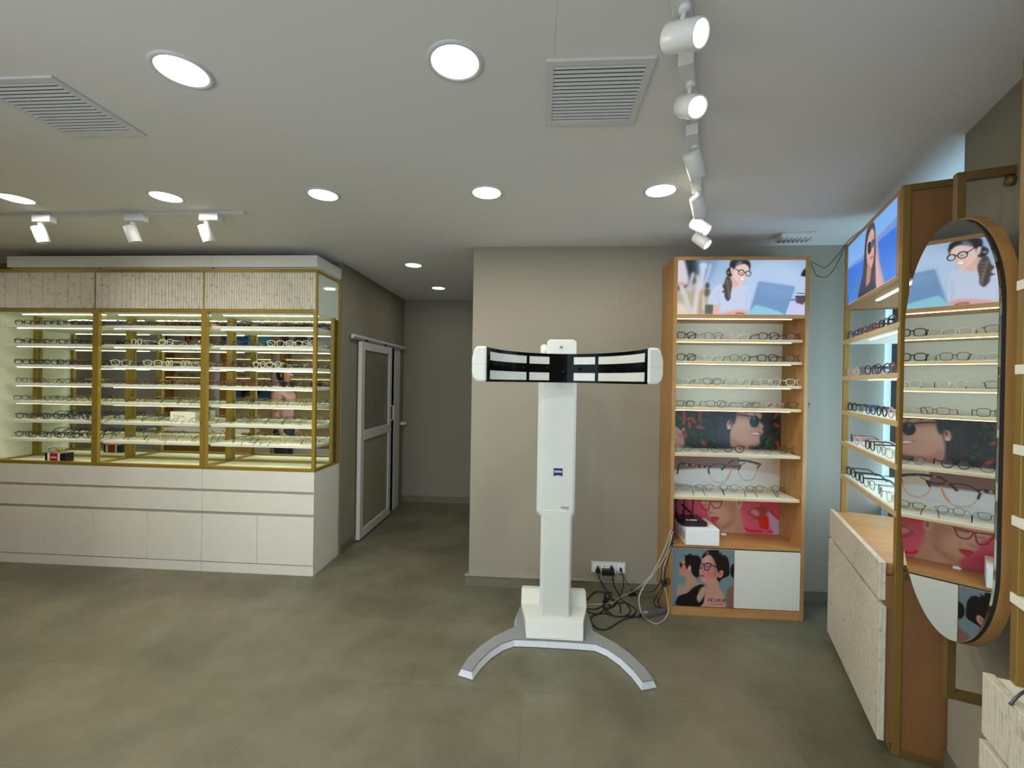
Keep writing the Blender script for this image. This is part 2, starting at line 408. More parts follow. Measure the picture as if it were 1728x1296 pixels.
# ------------------------------------------------------------------ the pictures
def pic_laptop():
    p = Pic(330, 140, ((45,38),(1668,38),(1666,705),(45,700)), (160,190,228))
    p.grad((152,180,212), (188,208,232)); p.ell(1250, 300, 420, 260, (188,208,238), blur=14, alpha=.7)
    p.poly([(45,38),(330,38),(320,300),(45,420)], (30,38,42), 3, smooth=False)
    p.poly([(280,38),(560,38),(430,330),(300,330)], (120,150,190), 8, smooth=False)
    p.poly([(40,430),(300,330),(470,430),(420,705),(40,705)], (176,168,140), 8, smooth=False)
    p.poly([(45,560),(200,600),(300,705),(45,705)], (222,206,190), 5)
    p.poly([(48,38),(125,38),(190,300),(130,345),(45,330)], (206,204,214), 3)
    p.line([(50,330),(130,328)], 40, (226,150,140), 2)
    p.line([(95,370),(160,520),(210,690)], 62, (204,202,192), 2)
    p.line([(240,210),(215,300),(190,400)], 52, (190,190,196), 3)
    p.line([(300,240),(305,330),(275,690)], 50, (206,200,196), 3); p.line([(370,110),(350,300),(300,500),(280,680)], 60, (208,208,222), 3)
    p.ell(372, 112, 50, 42, (196,206,230), blur=2); p.line([(460,100),(430,220),(395,330)], 34, (176,196,226), 2)
    p.line([(350,420),(330,680)], 36, (190,150,90), 4)
    p.ell(425, 350, 26, 36, (70,62,60), blur=2); p.poly([(395,400),(440,380),(460,430),(430,480),(395,480)], (110,92,80), 2)
    p.line([(380,470),(378,640)], 22, (206,212,228), 2)
    # shirt, arms
    p.poly([(440,575),(480,430),(530,360),(640,325),(850,335),(940,370),(965,460),(962,600),(955,705),(580,705),(575,590)], (196,208,232), 1)
    p.poly([(700,330),(850,330),(830,365),(760,378),(700,365)], (232,196,184), 1)
    p.line([(560,420),(585,590),(590,700)], 7, (160,178,214), 2); p.line([(930,440),(925,560),(940,650)], 8, (150,168,206), 2)
    p.poly([(505,590),(580,590),(582,705),(500,705)], (226,180,164), 1, smooth=False); p.line([(440,580),(590,592)], 6, (170,186,220), 1)
    p.poly([(610,705),(700,662),(860,640),(950,660),(965,705)], (222,168,160), 2); p.line([(800,690),(850,684),(900,696)], 14, (120,70,70), 1)
    p.poly([(405,585),(505,585),(500,695),(400,695)], (92,92,82), 1, smooth=False); p.line([(490,540),(488,580)], 14, (220,190,150), 1)
    # neck, face
    p.poly([(715,180),(740,350),(790,365),(835,340),(840,290),(800,200)], (218,184,174), 1)
    p.poly([(745,120),(820,80),(930,95),(955,160),(930,215),(915,270),(880,320),(845,334),(790,300),(745,240)], (230,200,192), 1)
    p.poly([(720,210),(790,300),(845,334),(800,320),(735,262)], (200,160,150), 2, .8)
    p.poly([(728,230),(708,130),(715,60),(760,40),(930,42),(968,90),(962,175),(945,120),(900,88),(820,96),(770,130),(745,200)], (34,34,42), 1)
    p.poly([(800,70),(850,48),(870,70),(820,105),(780,118)], (120,130,158), 2, .8)
    p.ell(733, 170, 22, 44, (226,190,182), rot=-10)
    p.poly([(708,130),(680,150),(662,185),(690,240),(735,230),(722,190)], (40,38,44), 1); p.ell(690, 190, 16, 12, (150,160,190))
    p.poly([(668,240),(640,320),(615,350),(640,400),(610,425),(645,440),(650,490),(690,540),(722,500),(728,420),(742,330),(712,250)], (74,62,58), 1)
    for k in range(7): p.line([(655+k*8,270+k*32),(690+k*3,300+k*34),(722-k*2,290+k*36)], 9, (150,134,120), 1, .9)
    # glasses, smile
    p.line([(765,132),(830,180)], 9, (22,24,34), 0)
    p.ring(856, 190, 38, 34, 9, (22,24,34), 8); p.ring(945, 202, 32, 32, 9, (22,24,34), 12); p.line([(892,190),(915,192)], 9, (22,24,34))
    p.line([(820,168),(860,158),(890,178)], 10, (22,24,34)); p.line([(915,180),(950,172),(978,198)], 10, (22,24,34))
    p.line([(850,192),(872,196)], 9, (60,50,56), 1); p.poly([(838,262),(900,262),(878,290),(850,286)], (250,246,246), 1); p.line([(836,260),(850,290),(884,294),(902,262)], 5, (190,110,110), 1)
    p.line([(905,215),(912,245),(890,250)], 5, (196,150,144), 1)
    # laptop, lamp, shelf
    p.poly([(1068,305),(1090,300),(1520,358),(1534,378),(1420,705),(965,670),(975,620)], (112,148,192), 1, smooth=False)
    p.poly([(1090,300),(1520,358),(1534,378),(1480,520),(1060,420)], (132,164,204), 8, .6, False); p.line([(1070,305),(970,660)], 9, (160,192,228), 1, smooth=False)
    p.poly([(970,670),(1030,595),(1070,590),(1300,650),(1380,705),(965,705)], (140,200,216), 1)
    p.poly([(1606,232),(1625,180),(1672,128),(1672,242)], (20,22,26), 1, smooth=False)
    p.poly([(1545,478),(1666,474),(1666,540),(1640,582),(1550,560)], (96,60,80), 1, smooth=False); p.line([(1545,480),(1666,476)], 9, (20,24,34)); p.line([(1570,440),(1660,448)], 10, (40,50,80)); p.line([(1490,522),(1545,520)], 16, (60,80,180), 1)
    p.poly([(1500,540),(1640,590),(1666,590),(1666,705),(1430,705)], (196,200,238), 2, smooth=False)
    return p
def pic_chili():
    p = Pic(330, 116, ((28,58),(1612,88),(1612,615),(28,595)), (26,30,28), .104, .058)
    r = p.rng
    for k in range(150):
        x, y = (r.uniform(30,640), r.uniform(60,600)) if k % 3 else (r.uniform(1330,1610), r.uniform(90,600))
        g = r.choice(3); c = ((52,96,48),(40,70,40),(30,46,36))[g]
        p.ell(x, y, r.uniform(16,40), r.uniform(8,18), c, r.uniform(0,180), 1, .75)
    for q in ([(165,90),(180,160),(165,250)],[(410,90),(405,200)],[(230,190),(280,180),(330,230)],[(250,240),(262,300)],[(380,300),(450,310)],[(460,520),(500,540)],[(1520,260),(1570,280)],[(1550,110),(1510,160)],[(1570,500),(1570,600)],[(190,370),(205,440)]):
        p.line(q, 46, (168,60,50), 1, .95)
    p.ell(1440, 130, 90, 20, (90,30,60), 10, 3, .7)
    p.poly([(620,90),(960,80),(1000,300),(900,440),(890,600),(640,600),(700,400),(610,260)], (26,25,27), 4)
    for k in range(9): p.line([(700+k*22,120+k*10),(690+k*16,380),(650+k*28,600)], 8, ((70,58,52),(40,36,36),(104,82,66))[k % 3], 1, .7)
    p.poly([(960,88),(1230,88),(1330,120),(1320,200),(1358,280),(1340,318),(1362,370),(1310,420),(1310,520),(1250,556),(1150,560),(1150,606),(910,604),(870,440),(880,330),(940,180)], (196,146,126), 2)
    p.poly([(940,170),(1150,200),(1180,300),(1000,330),(890,330)], (214,166,144), 7, .6); p.poly([(900,430),(1060,540),(1300,510),(1240,560),(1150,562),(1150,606),(905,600)], (160,106,90), 4, .6)
    p.ell(850, 262, 34, 62, (198,146,126), 10); p.ell(862, 240, 14, 28, (90,50,46), 10); p.ell(852, 308, 26, 20, (224,180,160))
    p.poly([(905,80),(965,86),(925,260),(900,200)], (28,26,28), 2)
    p.line([(955,120),(1060,130),(1170,150)], 34, (92,56,56), 1); p.line([(960,150),(1150,185)], 10, (140,96,84), 1)
    p.ell(1226, 218, 72, 84, (22,24,28), 5); p.ell(1350, 215, 38, 60, (20,22,26), 8); p.line([(1280,190),(1330,200)], 20, (40,30,34), 1)
    p.ell(1218, 175, 16, 26, (110,120,124), 10, 1, .8); p.line([(1090,100),(1180,80),(1240,110)], 14, (50,34,34), 1)
    p.poly([(1270,290),(1330,240),(1358,290),(1330,320)], (206,150,132), 2); p.line([(1250,296),(1310,302)], 8, (110,64,58), 1)
    p.poly([(1158,365),(1230,372),(1310,368),(1296,412),(1220,408)], (150,66,70), 1); p.poly([(1180,374),(1298,380),(1286,402),(1215,398)], (236,226,220), 1)
    for k in range(5): p.line([(1380+k*20,580-k*30),(1450,470-k*16),(1540,520-k*34)], 7, (122,92,70), 1, .8)
    p.poly([(28,300),(120,350),(150,400),(180,470),(170,590),(28,595)], (196,140,130), 2); p.ell(165, 332, 24, 22, (206,150,142)); p.line([(50,330),(140,370)], 24, (206,152,142), 1); p.line([(40,380),(90,410)], 22, (190,132,124), 1); p.line([(100,400),(130,450)], 10, (60,30,32), 2)
    return p
def pic_tortoise():
    p = Pic(330, 120, ((15,28),(1600,62),(1600,540),(15,505)), (196,176,154), .104, .186)
    p.poly([(-200,-100),(990,-100),(990,330),(-200,330)], (116,84,72), 1, smooth=False)
    p.poly([(-200,270),(0,245),(400,215),(900,220),(1300,265),(1600,345),(1620,700),(-200,700)], (200,198,196), 2)
    p.poly([(0,345),(200,375),(600,425),(1100,410),(1600,370),(1600,700),(0,700)], (208,206,202), 5)
    p.poly([(0,440),(300,480),(600,500),(300,505),(0,495)], (150,148,150), 3)
    p.poly([(900,520),(1300,470),(1600,420),(1600,700),(900,700)], (214,208,180), 4)
    p.line([(100,390),(500,420),(900,405),(1200,390)], 14, (182,176,172), 3, .6)
    D = (50,30,24); T = (206,146,106); A = (196,160,132)
    p.line([(64,292),(78,220),(92,150),(180,140)], 26, D); p.line([(120,140),(330,172),(540,195)], 44, D, 0)
    for x, y, c in ((205,160,(222,190,150)),(300,165,(206,160,120)),(350,180,(196,150,110)),(440,185,(190,200,180)),(510,200,(230,210,170)),(480,180,(20,44,36))): p.ell(x, y, 22, 14, c, 20, 1, .8)
    p.line([(548,300),(600,385),(690,424),(780,410),(850,330),(880,230)], 14, A); p.line([(800,385),(850,300),(876,215)], 26, T, 0, .9)
    p.line([(530,230),(545,290)], 26, D); p.line([(540,215),(600,160),(700,142),(790,160)], 16, D)
    p.line([(735,230),(790,170),(880,100),(960,88)], 30, D); p.line([(840,150),(880,180),(960,178),(1000,165)], 30, (74,40,28))
    p.line([(960,90),(1100,98),(1200,118),(1300,148)], 40, D); p.line([(1300,150),(1262,210)], 26, D); p.line([(1010,160),(985,230)], 26, D)
    p.line([(975,235),(1010,330),(1090,392),(1180,378),(1240,300),(1264,205)], 15, T, 0, .9); p.line([(1010,200),(1030,150),(1080,130)], 12, D)
    for x, y, c in ((940,92,(226,200,160)),(1010,130,(206,160,110)),(1100,110,(180,130,80)),(1190,130,(190,130,90)),(1290,150,(200,160,140)),(820,150,(180,130,80))): p.ell(x, y, 17, 10, c, 20, 1, .8)
    p.line([(600,420),(760,430)], 8, (180,130,100), 2, .6)
    return p
def pic_red_frames():
    p = Pic(330, 112, ((10,30),(1590,72),(1590,520),(10,470)), (212,84,110), .104, .283)
    p.grad((206,70,96), (222,96,122)); p.ell(1350, 160, 200, 80, (206,60,80), blur=14, alpha=.6)
    S = (206,158,136)
    p.poly([(400,20),(420,-60),(560,-120),(840,-120),(960,-40),(960,40),(1020,90),(1000,180),(1010,300),(1080,520),(700,520),(690,430),(620,350),(560,300),(510,210),(530,180),(420,80)], S, 2)
    p.poly([(700,60),(960,50),(950,300),(800,420),(700,430),(850,300),(800,150)], (170,116,92), 9, .7)
    p.poly([(960,150),(1010,180),(1080,500),(940,500)], (190,140,118), 5, .7); p.line([(740,420),(850,380),(930,300)], 14, (130,80,60), 3, .7)
    p.ell(985, 95, 40, 62, (206,160,142)); p.ell(985, 80, 18, 34, (150,96,80))
    F = (150,36,46)
    p.line([(390,60),(440,150),(480,182),(530,175),(550,70)], 15, F); p.line([(380,50),(545,62)], 15, F, smooth=False)
    p.line([(565,80),(600,140),(640,158),(700,140),(735,60)], 15, F); p.line([(560,62),(740,52)], 15, F, smooth=False)
    p.line([(470,105),(525,112)], 8, (90,50,44), 1); p.line([(600,76),(720,76)], 10, (100,56,46), 1)
    p.line([(520,200),(545,220),(600,215)], 12, (150,96,80), 2)
    p.poly([(560,285),(620,275),(690,292),(640,345),(600,345)], (196,70,72), 1); p.line([(565,290),(690,294)], 8, (120,30,36), 1)
    H = (186,108,98)
    p.poly([(1080,215),(1180,130),(1300,110),(1430,170),(1440,210),(1340,270),(1290,320),(1200,290),(1120,225)], (160,72,66), 2)
    p.poly([(1150,200),(1220,170),(1280,210),(1290,260),(1220,255)], (226,130,150), 2); p.line([(1040,120),(1160,122)], 22, H, 1); p.line([(1080,215),(1180,140),(1300,115)], 16, (200,126,112), 1)
    p.poly([(1400,230),(1450,200),(1590,320),(1590,520),(1500,520),(1440,350)], (200,160,190), 3); p.line([(1450,190),(1580,300)], 30, (190,44,50), 1)
    p.poly([(1280,330),(1300,290),(1380,260),(1430,300),(1420,440),(1370,450),(1300,410)], (214,44,30), 1)
    p.line([(1080,430),(1150,465),(1330,475)], 26, (190,40,58), 1); p.line([(1440,480),(1490,475)], 22, (180,40,58), 1)
    p.poly([(10,30),(180,30),(230,200),(10,300)], (150,60,90), 6, .6)
    return p
def pic_two_women():
    p = Pic(230, 210, ((110,78),(1302,110),(1292,1176),(104,1132)), (120,142,150))
    p.grad((112,128,134), (114,136,140)); p.ell(200, 1000, 150, 300, (104,124,140), blur=12, alpha=.6)
    K = (18,15,17)
    p.poly([(1160,860),(1230,790),(1310,770),(1310,1180),(1165,1180)], (130,92,82), 2); p.ell(1290, 490, 66, 130, K, 0)
    # the far woman
    p.poly([(210,800),(270,745),(340,770),(370,640),(350,560),(520,560),(560,660),(640,740),(760,800),(640,900),(230,960)], (172,138,118), 2)
    p.poly([(300,320),(345,320),(400,400),(470,470),(440,560),(380,600),(300,590),(230,560),(228,480),(222,450),(250,400)], (186,128,114), 2); p.ell(300, 470, 50, 40, (196,110,106), blur=4, alpha=.6)
    p.poly([(330,215),(400,210),(430,175),(490,210),(600,220),(660,300),(650,400),(620,480),(560,600),(520,590),(470,500),(460,410),(420,400),(380,470),(345,350),(345,240)], K, 1)
    p.poly([(560,380),(640,360),(640,560),(560,610)], K, 2)
    p.ell(435, 450, 24, 46, (206,160,142), 10); p.poly([(240,350),(290,355),(290,440),(248,430)], (40,24,34), 1, smooth=False); p.line([(290,375),(350,385)], 12, (50,26,36)); p.line([(222,465),(240,470)], 10, (160,70,66), 1)
    # the near woman
    p.poly([(640,1140),(740,930),(780,760),(700,690),(900,640),(990,700),(1010,790),(1080,900),(1110,1180),(640,1180)], (190,138,120), 2)
    p.poly([(700,930),(850,1000),(1060,950),(1100,1180),(660,1180)], (200,152,134), 6, .6)
    p.poly([(620,500),(640,420),(690,260),(780,200),(900,220),(960,330),(960,480),(1000,600),(930,700),(780,715),(680,690),(640,620)], (196,140,126), 2)
    p.ell(830, 540, 120, 80, (196,104,104), -10, 6, .65); p.ell(760, 290, 60, 60, (214,164,146), blur=6, alpha=.6); p.poly([(880,250),(960,330),(970,560),(920,640),(900,400)], (140,86,80), 5, .7)
    p.poly([(670,240),(720,160),(790,120),(850,112),(990,112),(1010,170),(1060,150),(1045,200),(1130,210),(1190,300),(1210,480),(1190,580),(1060,640),(1020,700),(980,660),(960,640),(1000,560),(960,430),(930,330),(850,215),(770,200),(700,260)], K, 1)
    p.ell(775, 165, 42, 26, (120,116,118), -20, 2, .8)
    p.ell(1040, 550, 46, 76, (200,140,126), 22); p.ell(1030, 545, 22, 44, (150,92,84), 22, 2)
    F = (44,20,34)
    p.line([(720,395),(725,470),(790,490),(850,400)], 18, F, smooth=False); p.line([(710,380),(780,350),(850,372)], 22, F); p.line([(850,385),(960,425)], 22, F, smooth=False)
    p.line([(620,360),(680,350),(700,390),(660,460),(630,440)], 16, F, smooth=False); p.ell(780, 410, 52, 40, (120,92,130), 0, 2, .7); p.line([(590,330),(620,390),(600,410)], 14, K)
    p.line([(690,440),(715,500),(680,510)], 10, (150,92,84), 2); p.poly([(632,580),(670,560),(730,590),(680,612),(640,608)], (176,82,84), 1); p.line([(640,590),(726,590)], 6, (110,44,48), 1)
    p.poly([(190,1040),(240,960),(400,900),(520,800),(650,745),(730,775),(640,880),(580,980),(620,1080),(700,1000),(760,880),(740,930),(650,1145),(200,1125)], (14,13,15), 1)
    p.poly([(620,880),(680,790),(750,800),(755,870),(700,960),(640,1040),(585,1010)], (186,146,124), 2)
    return p
def pic_sea():
    p = Pic(230, 130, ((75,625),(580,95),(560,940),(65,1215)), (60,120,220))
    p.grad((110,166,232), (150,190,240)); 
    p.poly([(60,845),(215,720),(370,520),(575,300),(620,300),(620,1300),(0,1300)], (110,140,214), 1, smooth=False)
    p.poly([(60,860),(215,770),(370,580),(575,400),(620,390),(620,1300),(0,1300)], (44,112,214), 1, smooth=False)
    p.poly([(60,1100),(215,1000),(370,900),(575,800),(620,1300),(0,1300)], (62,128,222), 8, .6, False)
    p.poly([(170,1150),(215,900),(240,560),(262,440),(310,370),(340,440),(345,640),(350,1060),(300,1110)], (46,40,46), 1)
    p.poly([(340,400),(360,560),(385,800),(430,1010),(350,1060),(345,640)], (196,150,150), 2); p.poly([(345,700),(380,900),(400,1010),(352,1040)], (214,170,170), 2, .8)
    p.poly([(262,560),(300,445),(328,470),(330,600),(326,740),(300,850),(268,840),(252,700)], (206,160,150), 1)
    p.poly([(262,820),(298,850),(285,980),(255,1058),(246,1040)], (190,120,100), 1); p.poly([(170,1150),(240,1050),(300,1000),(340,1060),(250,1120)], (30,28,34), 1)
    p.poly([(266,600),(296,580),(300,660),(280,705),(266,690)], (20,22,26), 0); p.poly([(302,570),(326,550),(326,620),(308,640)], (50,90,120), 0); p.line([(290,745),(318,735)], 8, (170,90,90), 1)
    p.line([(140,1180),(145,1020),(165,960)], 9, (110,120,90), 1); p.line([(70,1210),(75,1100)], 6, (60,70,60), 1)
    return p
def pic_abstract(k):
    p = Pic(60, 40, ((0,0),(60,0),(60,40),(0,40)), ((70,120,190),(226,112,104),(196,196,214),(40,40,46),(90,180,214))[k % 5])
    p.ell(36, 16, 9, 12, (206,160,140)); p.poly([(24,8),(34,0),(46,4),(50,20),(46,34),(44,14),(34,8),(28,14)], (30,24,26), 1); p.poly([(20,40),(28,28),(44,28),(54,40)], (226,226,230), 1)
    p.line([(28,15),(45,15)], 3, (20,20,24))
    return p
# ------------------------------------------------------------------ the room
H = 2.735
S = struct
fl = S(box('floor', (-7.4, 3.4, -1.8, 6.3, -.06, 0), M['floor']))
cl = MB().box(-7.4, 3.4, -1.8, 6.3, H, H+.1)
cl.box(-.004, .026, -1.6, 1.49, H-.0012, H)                 # thin raised strip running in depth
S(cl.build('ceiling', M['ceil']))
S(box('wall_back', (-.56, 2.605, 3.52, 3.66, 0, H), M['wall']))
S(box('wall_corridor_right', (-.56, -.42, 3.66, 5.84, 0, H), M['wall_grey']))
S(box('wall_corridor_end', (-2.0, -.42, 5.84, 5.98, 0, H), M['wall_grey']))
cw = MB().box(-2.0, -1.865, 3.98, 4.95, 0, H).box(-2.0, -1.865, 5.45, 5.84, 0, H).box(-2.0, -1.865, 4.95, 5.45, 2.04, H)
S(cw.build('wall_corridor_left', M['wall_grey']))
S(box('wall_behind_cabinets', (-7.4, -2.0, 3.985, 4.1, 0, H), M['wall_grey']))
S(box('wall_left', (-7.4, -7.25, -1.8, 3.985, 0, H), M['wall']))
rw = MB().box(-7.4, -4.7, -1.8, -1.62, 0, H).box(-4.7, .1, -1.8, -1.62, 2.4, H).box(.1, 1.2, -1.8, -1.62, 0, H)
S(rw.build('wall_rear', M['wall']))
# right-hand wall, turned with the units; it ends where the far unit begins
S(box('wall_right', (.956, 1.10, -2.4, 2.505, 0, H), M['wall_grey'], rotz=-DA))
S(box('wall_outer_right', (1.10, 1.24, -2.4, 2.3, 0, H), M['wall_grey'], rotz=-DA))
S(box('trim_1', (.940, .956, 1.95, 2.505, 0.09, .98), M['wall'], rotz=-DA))
# skirtings
S(MB().box(-.585, 2.60, 3.495, 3.52, 0, .082).box(-.585, -.56, 3.52, 3.70, 0, .082).build('baseboard_back', M['base']))
S(box('trim_2', (-.588, 2.60, 3.490, 3.52, .082, .090), M['wall']))
S(box('baseboard_corridor_left', (-1.865, -1.850, 3.985, 4.95, 0, .082), M['base']))
S(box('baseboard_corridor_end', (-1.865, -.56, 5.825, 5.84, 0, .082), M['base']))
S(box('baseboard_right', (.93, .956, 1.72, 2.505, 0, .09), M['base'], rotz=-DA))
# the dark room behind the sliding door
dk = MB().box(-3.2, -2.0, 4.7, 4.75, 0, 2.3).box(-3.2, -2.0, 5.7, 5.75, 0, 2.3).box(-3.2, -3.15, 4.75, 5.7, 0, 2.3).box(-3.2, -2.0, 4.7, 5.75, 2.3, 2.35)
S(dk.build('wall_side_room', M['night']))  # near-black boards paint the darkness of the unlit room
# window beside the back wall (a glazed outer wall in the plane of the turned grid)
wn = thing('window_1', None, None, (0, 0, 0), -DA); wn['kind'] = 'structure'
wf = MB().box(1.187, 1.27, 3.78, 4.105, 0, H).box(1.22, 1.27, 2.3, 2.36, 0, H).box(1.22, 1.27, 2.36, 3.8, 0, .12).box(1.22, 1.27, 2.36, 3.8, H-.1, H)
wf.box(1.187, 1.25, 4.105, 4.40, 0, .1).box(1.22, 1.27, 3.05, 3.10, .12, H-.1)
wf.build('window_frame', M['alu'], wn)
MB().box(1.242, 1.250, 2.36, 3.8, .12, H-.1).box(1.187, 1.193, 4.105, 4.40, .1, H).build('pane', M['winglass'], wn)
w2 = thing('window_2', None, None, (-2.3, -1.71, 0)); w2['kind'] = 'structure'
MB().box(-2.4, 2.4, -.03, .03, 0, .08).box(-2.4, 2.4, -.03, .03, 2.3, 2.4).box(-2.4, -2.34, -.03, .03, .08, 2.3).box(2.34, 2.4, -.03, .03, .08, 2.3).box(-.83, -.77, -.03, .03, .08, 2.3).box(.77, .83, -.03, .03, .08, 2.3).build('window_frame', M['alu'], w2)
box('pane', (-2.34, 2.34, -.004, .004, .08, 2.3), M['winglass'], w2)
# a street tree outside each window
def tree(loc, s, label):
    t = thing('street_tree', label, 'tree', loc)
    rr = random.Random(3)
    tr = MB().tube([(0,0,0),(.03*s,.02,1*s),(-.02,.05,2*s)], .09*s, 8, radii=[1.2,1,.7]); tr.build('trunk', M['bark'], t)
    b = MB()
    for k in range(420):
        d = Vector((rr.gauss(0,1), rr.gauss(0,1), rr.gauss(0,.9))).normalized()*rr.uniform(.3,1.0)*s
        c = Vector((0,0,1.9*s))+d; a = Vector((rr.gauss(0,1), rr.gauss(0,1), rr.gauss(0,1))).normalized(); q = a.orthogonal().normalized(); w = a.cross(q)
        z = .10*s
        b.add([c-q*z, c+w*z*.6, c+q*z, c-w*z*.6], [(0,1,2,3)])
    b.build('foliage', M['leaf'], t)
tree(ed(3.4, 4.9), 1.0, 'leafy street tree outside the narrow window strip behind the far right display unit')
tree((-3.4, -4.6, 0), 1.2, 'leafy street tree outside the shop front, seen reflected in the cabinet mirror')
pv = S(box('floor_pavement', (-9, 8, -9, 9, -.12, -.06), M['base']))

# ------------------------------------------------------------------ sliding door
dr = thing('door_1', None, None, (-1.83, 4.32, 0)); dr['kind'] = 'structure'
W = .90
f = MB().box(-.02, .02, 0, .085, .018, 2.034).box(-.02, .02, W-.085, W, .018, 2.034).box(-.02, .02, .085, W-.085, .018, .11).box(-.02, .02, .085, W-.085, 1.95, 2.034).box(-.02, .02, .085, W-.085, 1.02, 1.12)
f.build('door_frame', M['metalw'], dr, .004)
box('door_panel', (-.006, .006, .085, W-.085, .11, 1.02), M['doorpanel'], dr)
box('pane', (-.004, .004, .085, W-.085, 1.12, 1.95), M['doorglass'], dr)
hd = MB().tube([(.022, W-.04, 1.16), (.055, W-.04, 1.17), (.055, W-.04, 1.33), (.022, W-.04, 1.34)], .008, 8)
hd.build('door_handle', M['plastic'], dr)
MB().box(.0, .02, -.17, 1.44, 2.062, 2.088).box(-.02, .0, -.17, 1.44, 2.045, 2.088).build('door_rail', M['metalw'], dr)
MB().cyl((-.012, .15, 2.05), (.012, .15, 2.05), .018).cyl((-.012, .72, 2.05), (.012, .72, 2.05), .018).build('rail_roller', M['black'], dr)
jm = MB().box(-1.90, -1.845, 5.45, 5.63, 0, 2.04).box(-1.90, -1.845, 4.93, 5.63, 2.04, 2.07)
S(jm.build('trim_3', M['metalw']))
lk = thing('latch_catch', 'small white latch catch fixed beside the sliding door jamb', 'latch', (-1.845, 5.76, 1.07))
MB().box(-.018, .03, -.04, .04, -.02, .02).build('catch_plate', M['plastic'], lk); MB().box(.03, .055, -.02, .02, -.012, .012).build('catch_tongue', M['plastic'], lk)
lt = thing('door_lever', 'small chrome lever lock in the dark gap of the sliding doorway', 'lock', (-1.93, 5.43, 1.0))
MB().box(-.012, .012, -.01, .018, -.09, .03).build('lock_plate', M['metalw'], lt); MB().cyl((.012, 0, .015), (.05, 0, .015), .009).cyl((.045, 0, .015), (.045, -.06, .012), .008).build('lever', M['metalw'], lt)

# ------------------------------------------------------------------ ceiling fittings
rowname = {1.48: 'front row', 2.51: 'second row'}
LP = [(-1.29,1.48,'left of the pair in the front row'),(-.31,1.48,'right of the pair in the front row'),
      (-3.26,2.51,'leftmost of five in the second row'),(-2.28,2.51,'second from left of five in the second row'),(-1.30,2.51,'third from left of five in the second row'),
      (-.33,2.51,'fourth from left of five in the second row'),(.65,2.51,'rightmost of five in the second row'),
      (-1.22,4.07,'nearer of the two at the mouth of the corridor'),(-1.22,5.08,'farther of the two, deep in the corridor')]
ring = MB().lathe([(.080,-.004),(.086,-.008),(.094,-.006),(.098,0)], 48)
disc = MB().lathe([(0.0001,-.003),(.03,-.003),(.0808,-.0035)], 48)
rw_o = dw_o = None
for i, (x, y, where) in enumerate(LP + [(-2.28,1.48,None),(-3.3,.45,None),(-2.3,.45,None),(-1.3,.45,None),(-.3,.45,None),(-5.2,2.5,None),(-5.2,.5,None),(-2.3,-.8,None),(-.3,-.8,None)]):  # entries without a description are added, unseen lamps that light the front
    sc_ = 1.0 if y < 3.5 else .92
    t = thing('ceiling_downlight', ('round white recessed downlight, ' + where) if where else 'added round white downlight out of view, continuing the grid to light the front', 'ceiling light', (x, y, H), 0, 'recessed ceiling downlights')
    if rw_o is None: rw_o = ring.build('trim_ring', M['metalw'], t); dw_o = disc.build('diffuser', M['lamp'], t)
    else:
        for q in (rw_o, dw_o):
            c = q.copy(); C.objects.link(c); c.parent = t
    t.scale = (sc_,)*3
    area_light('lamp_light', (0, 0, -.02), (0, 0, -1), .13, DOWN_W*(.22 if y > 3.5 else 1.0), (1.0, .97, .88), t)

def vent(x0, x1, y0, y1, label):
    t = thing('ceiling_vent', label, 'vent', ((x0+x1)/2, (y0+y1)/2, H), 0, 'square ceiling air vents')
    a, b = (x1-x0)/2, (y1-y0)/2; w = .026
    MB().box(-a, a, -b, -b+w, -.010, 0).box(-a, a, b-w, b, -.010, 0).box(-a, -a+w, -b+w, b-w, -.010, 0).box(a-w, a, -b+w, b-w, -.010, 0).build('vent_frame', M['metalw'], t, .002)
    box('duct_dark_sheet', (-a+w, a-w, -b+w, b-w, -.0015, -.0005), M['dark'], t)  # near-black sheet paints the dark of the duct behind the slats
    n = 16; sl = MB()
    for k in range(n):
        y = -b+w+(k+.5)*(2*b-2*w)/n
        sl.add([(-a+w, y-.005, -.0060), (a-w, y-.005, -.0060), (a-w, y+.0035, -.0100), (-a+w, y+.0035, -.0100), (-a+w, y-.005, -.0048), (a-w, y-.005, -.0048), (a-w, y+.0035, -.0088), (-a+w, y+.0035, -.0088)],
               [(0,1,2,3),(7,6,5,4),(0,4,5,1),(1,5,6,2),(2,6,7,3),(3,7,4,0)])
    sl.build('louvre_slats', M['metalw'], t)
vent(0, .365, 1.48, 1.86, 'square white louvred ceiling vent beside the right-hand spotlight track')
vent(-2.155, -1.79, 1.48, 1.86, 'square louvred ceiling vent at the far left, cut by the photo edge')
sd = thing('ceiling_diffuser', 'small ribbed white ceiling diffuser cover near the back wall above the bookcase', 'ceiling fitting', (1.80, 3.27, H), R(-6))
MB().box(-.115, .115, -.06, .06, -.035, 0).build('cover', M['plastic'], sd, .008)
rb = MB()
for k in range(7): rb.cyl((-.09+k*.03, -.05, -.036), (-.09+k*.03, .05, -.036), .008, 10)
rb.build('ribs', M['plastic'], sd)

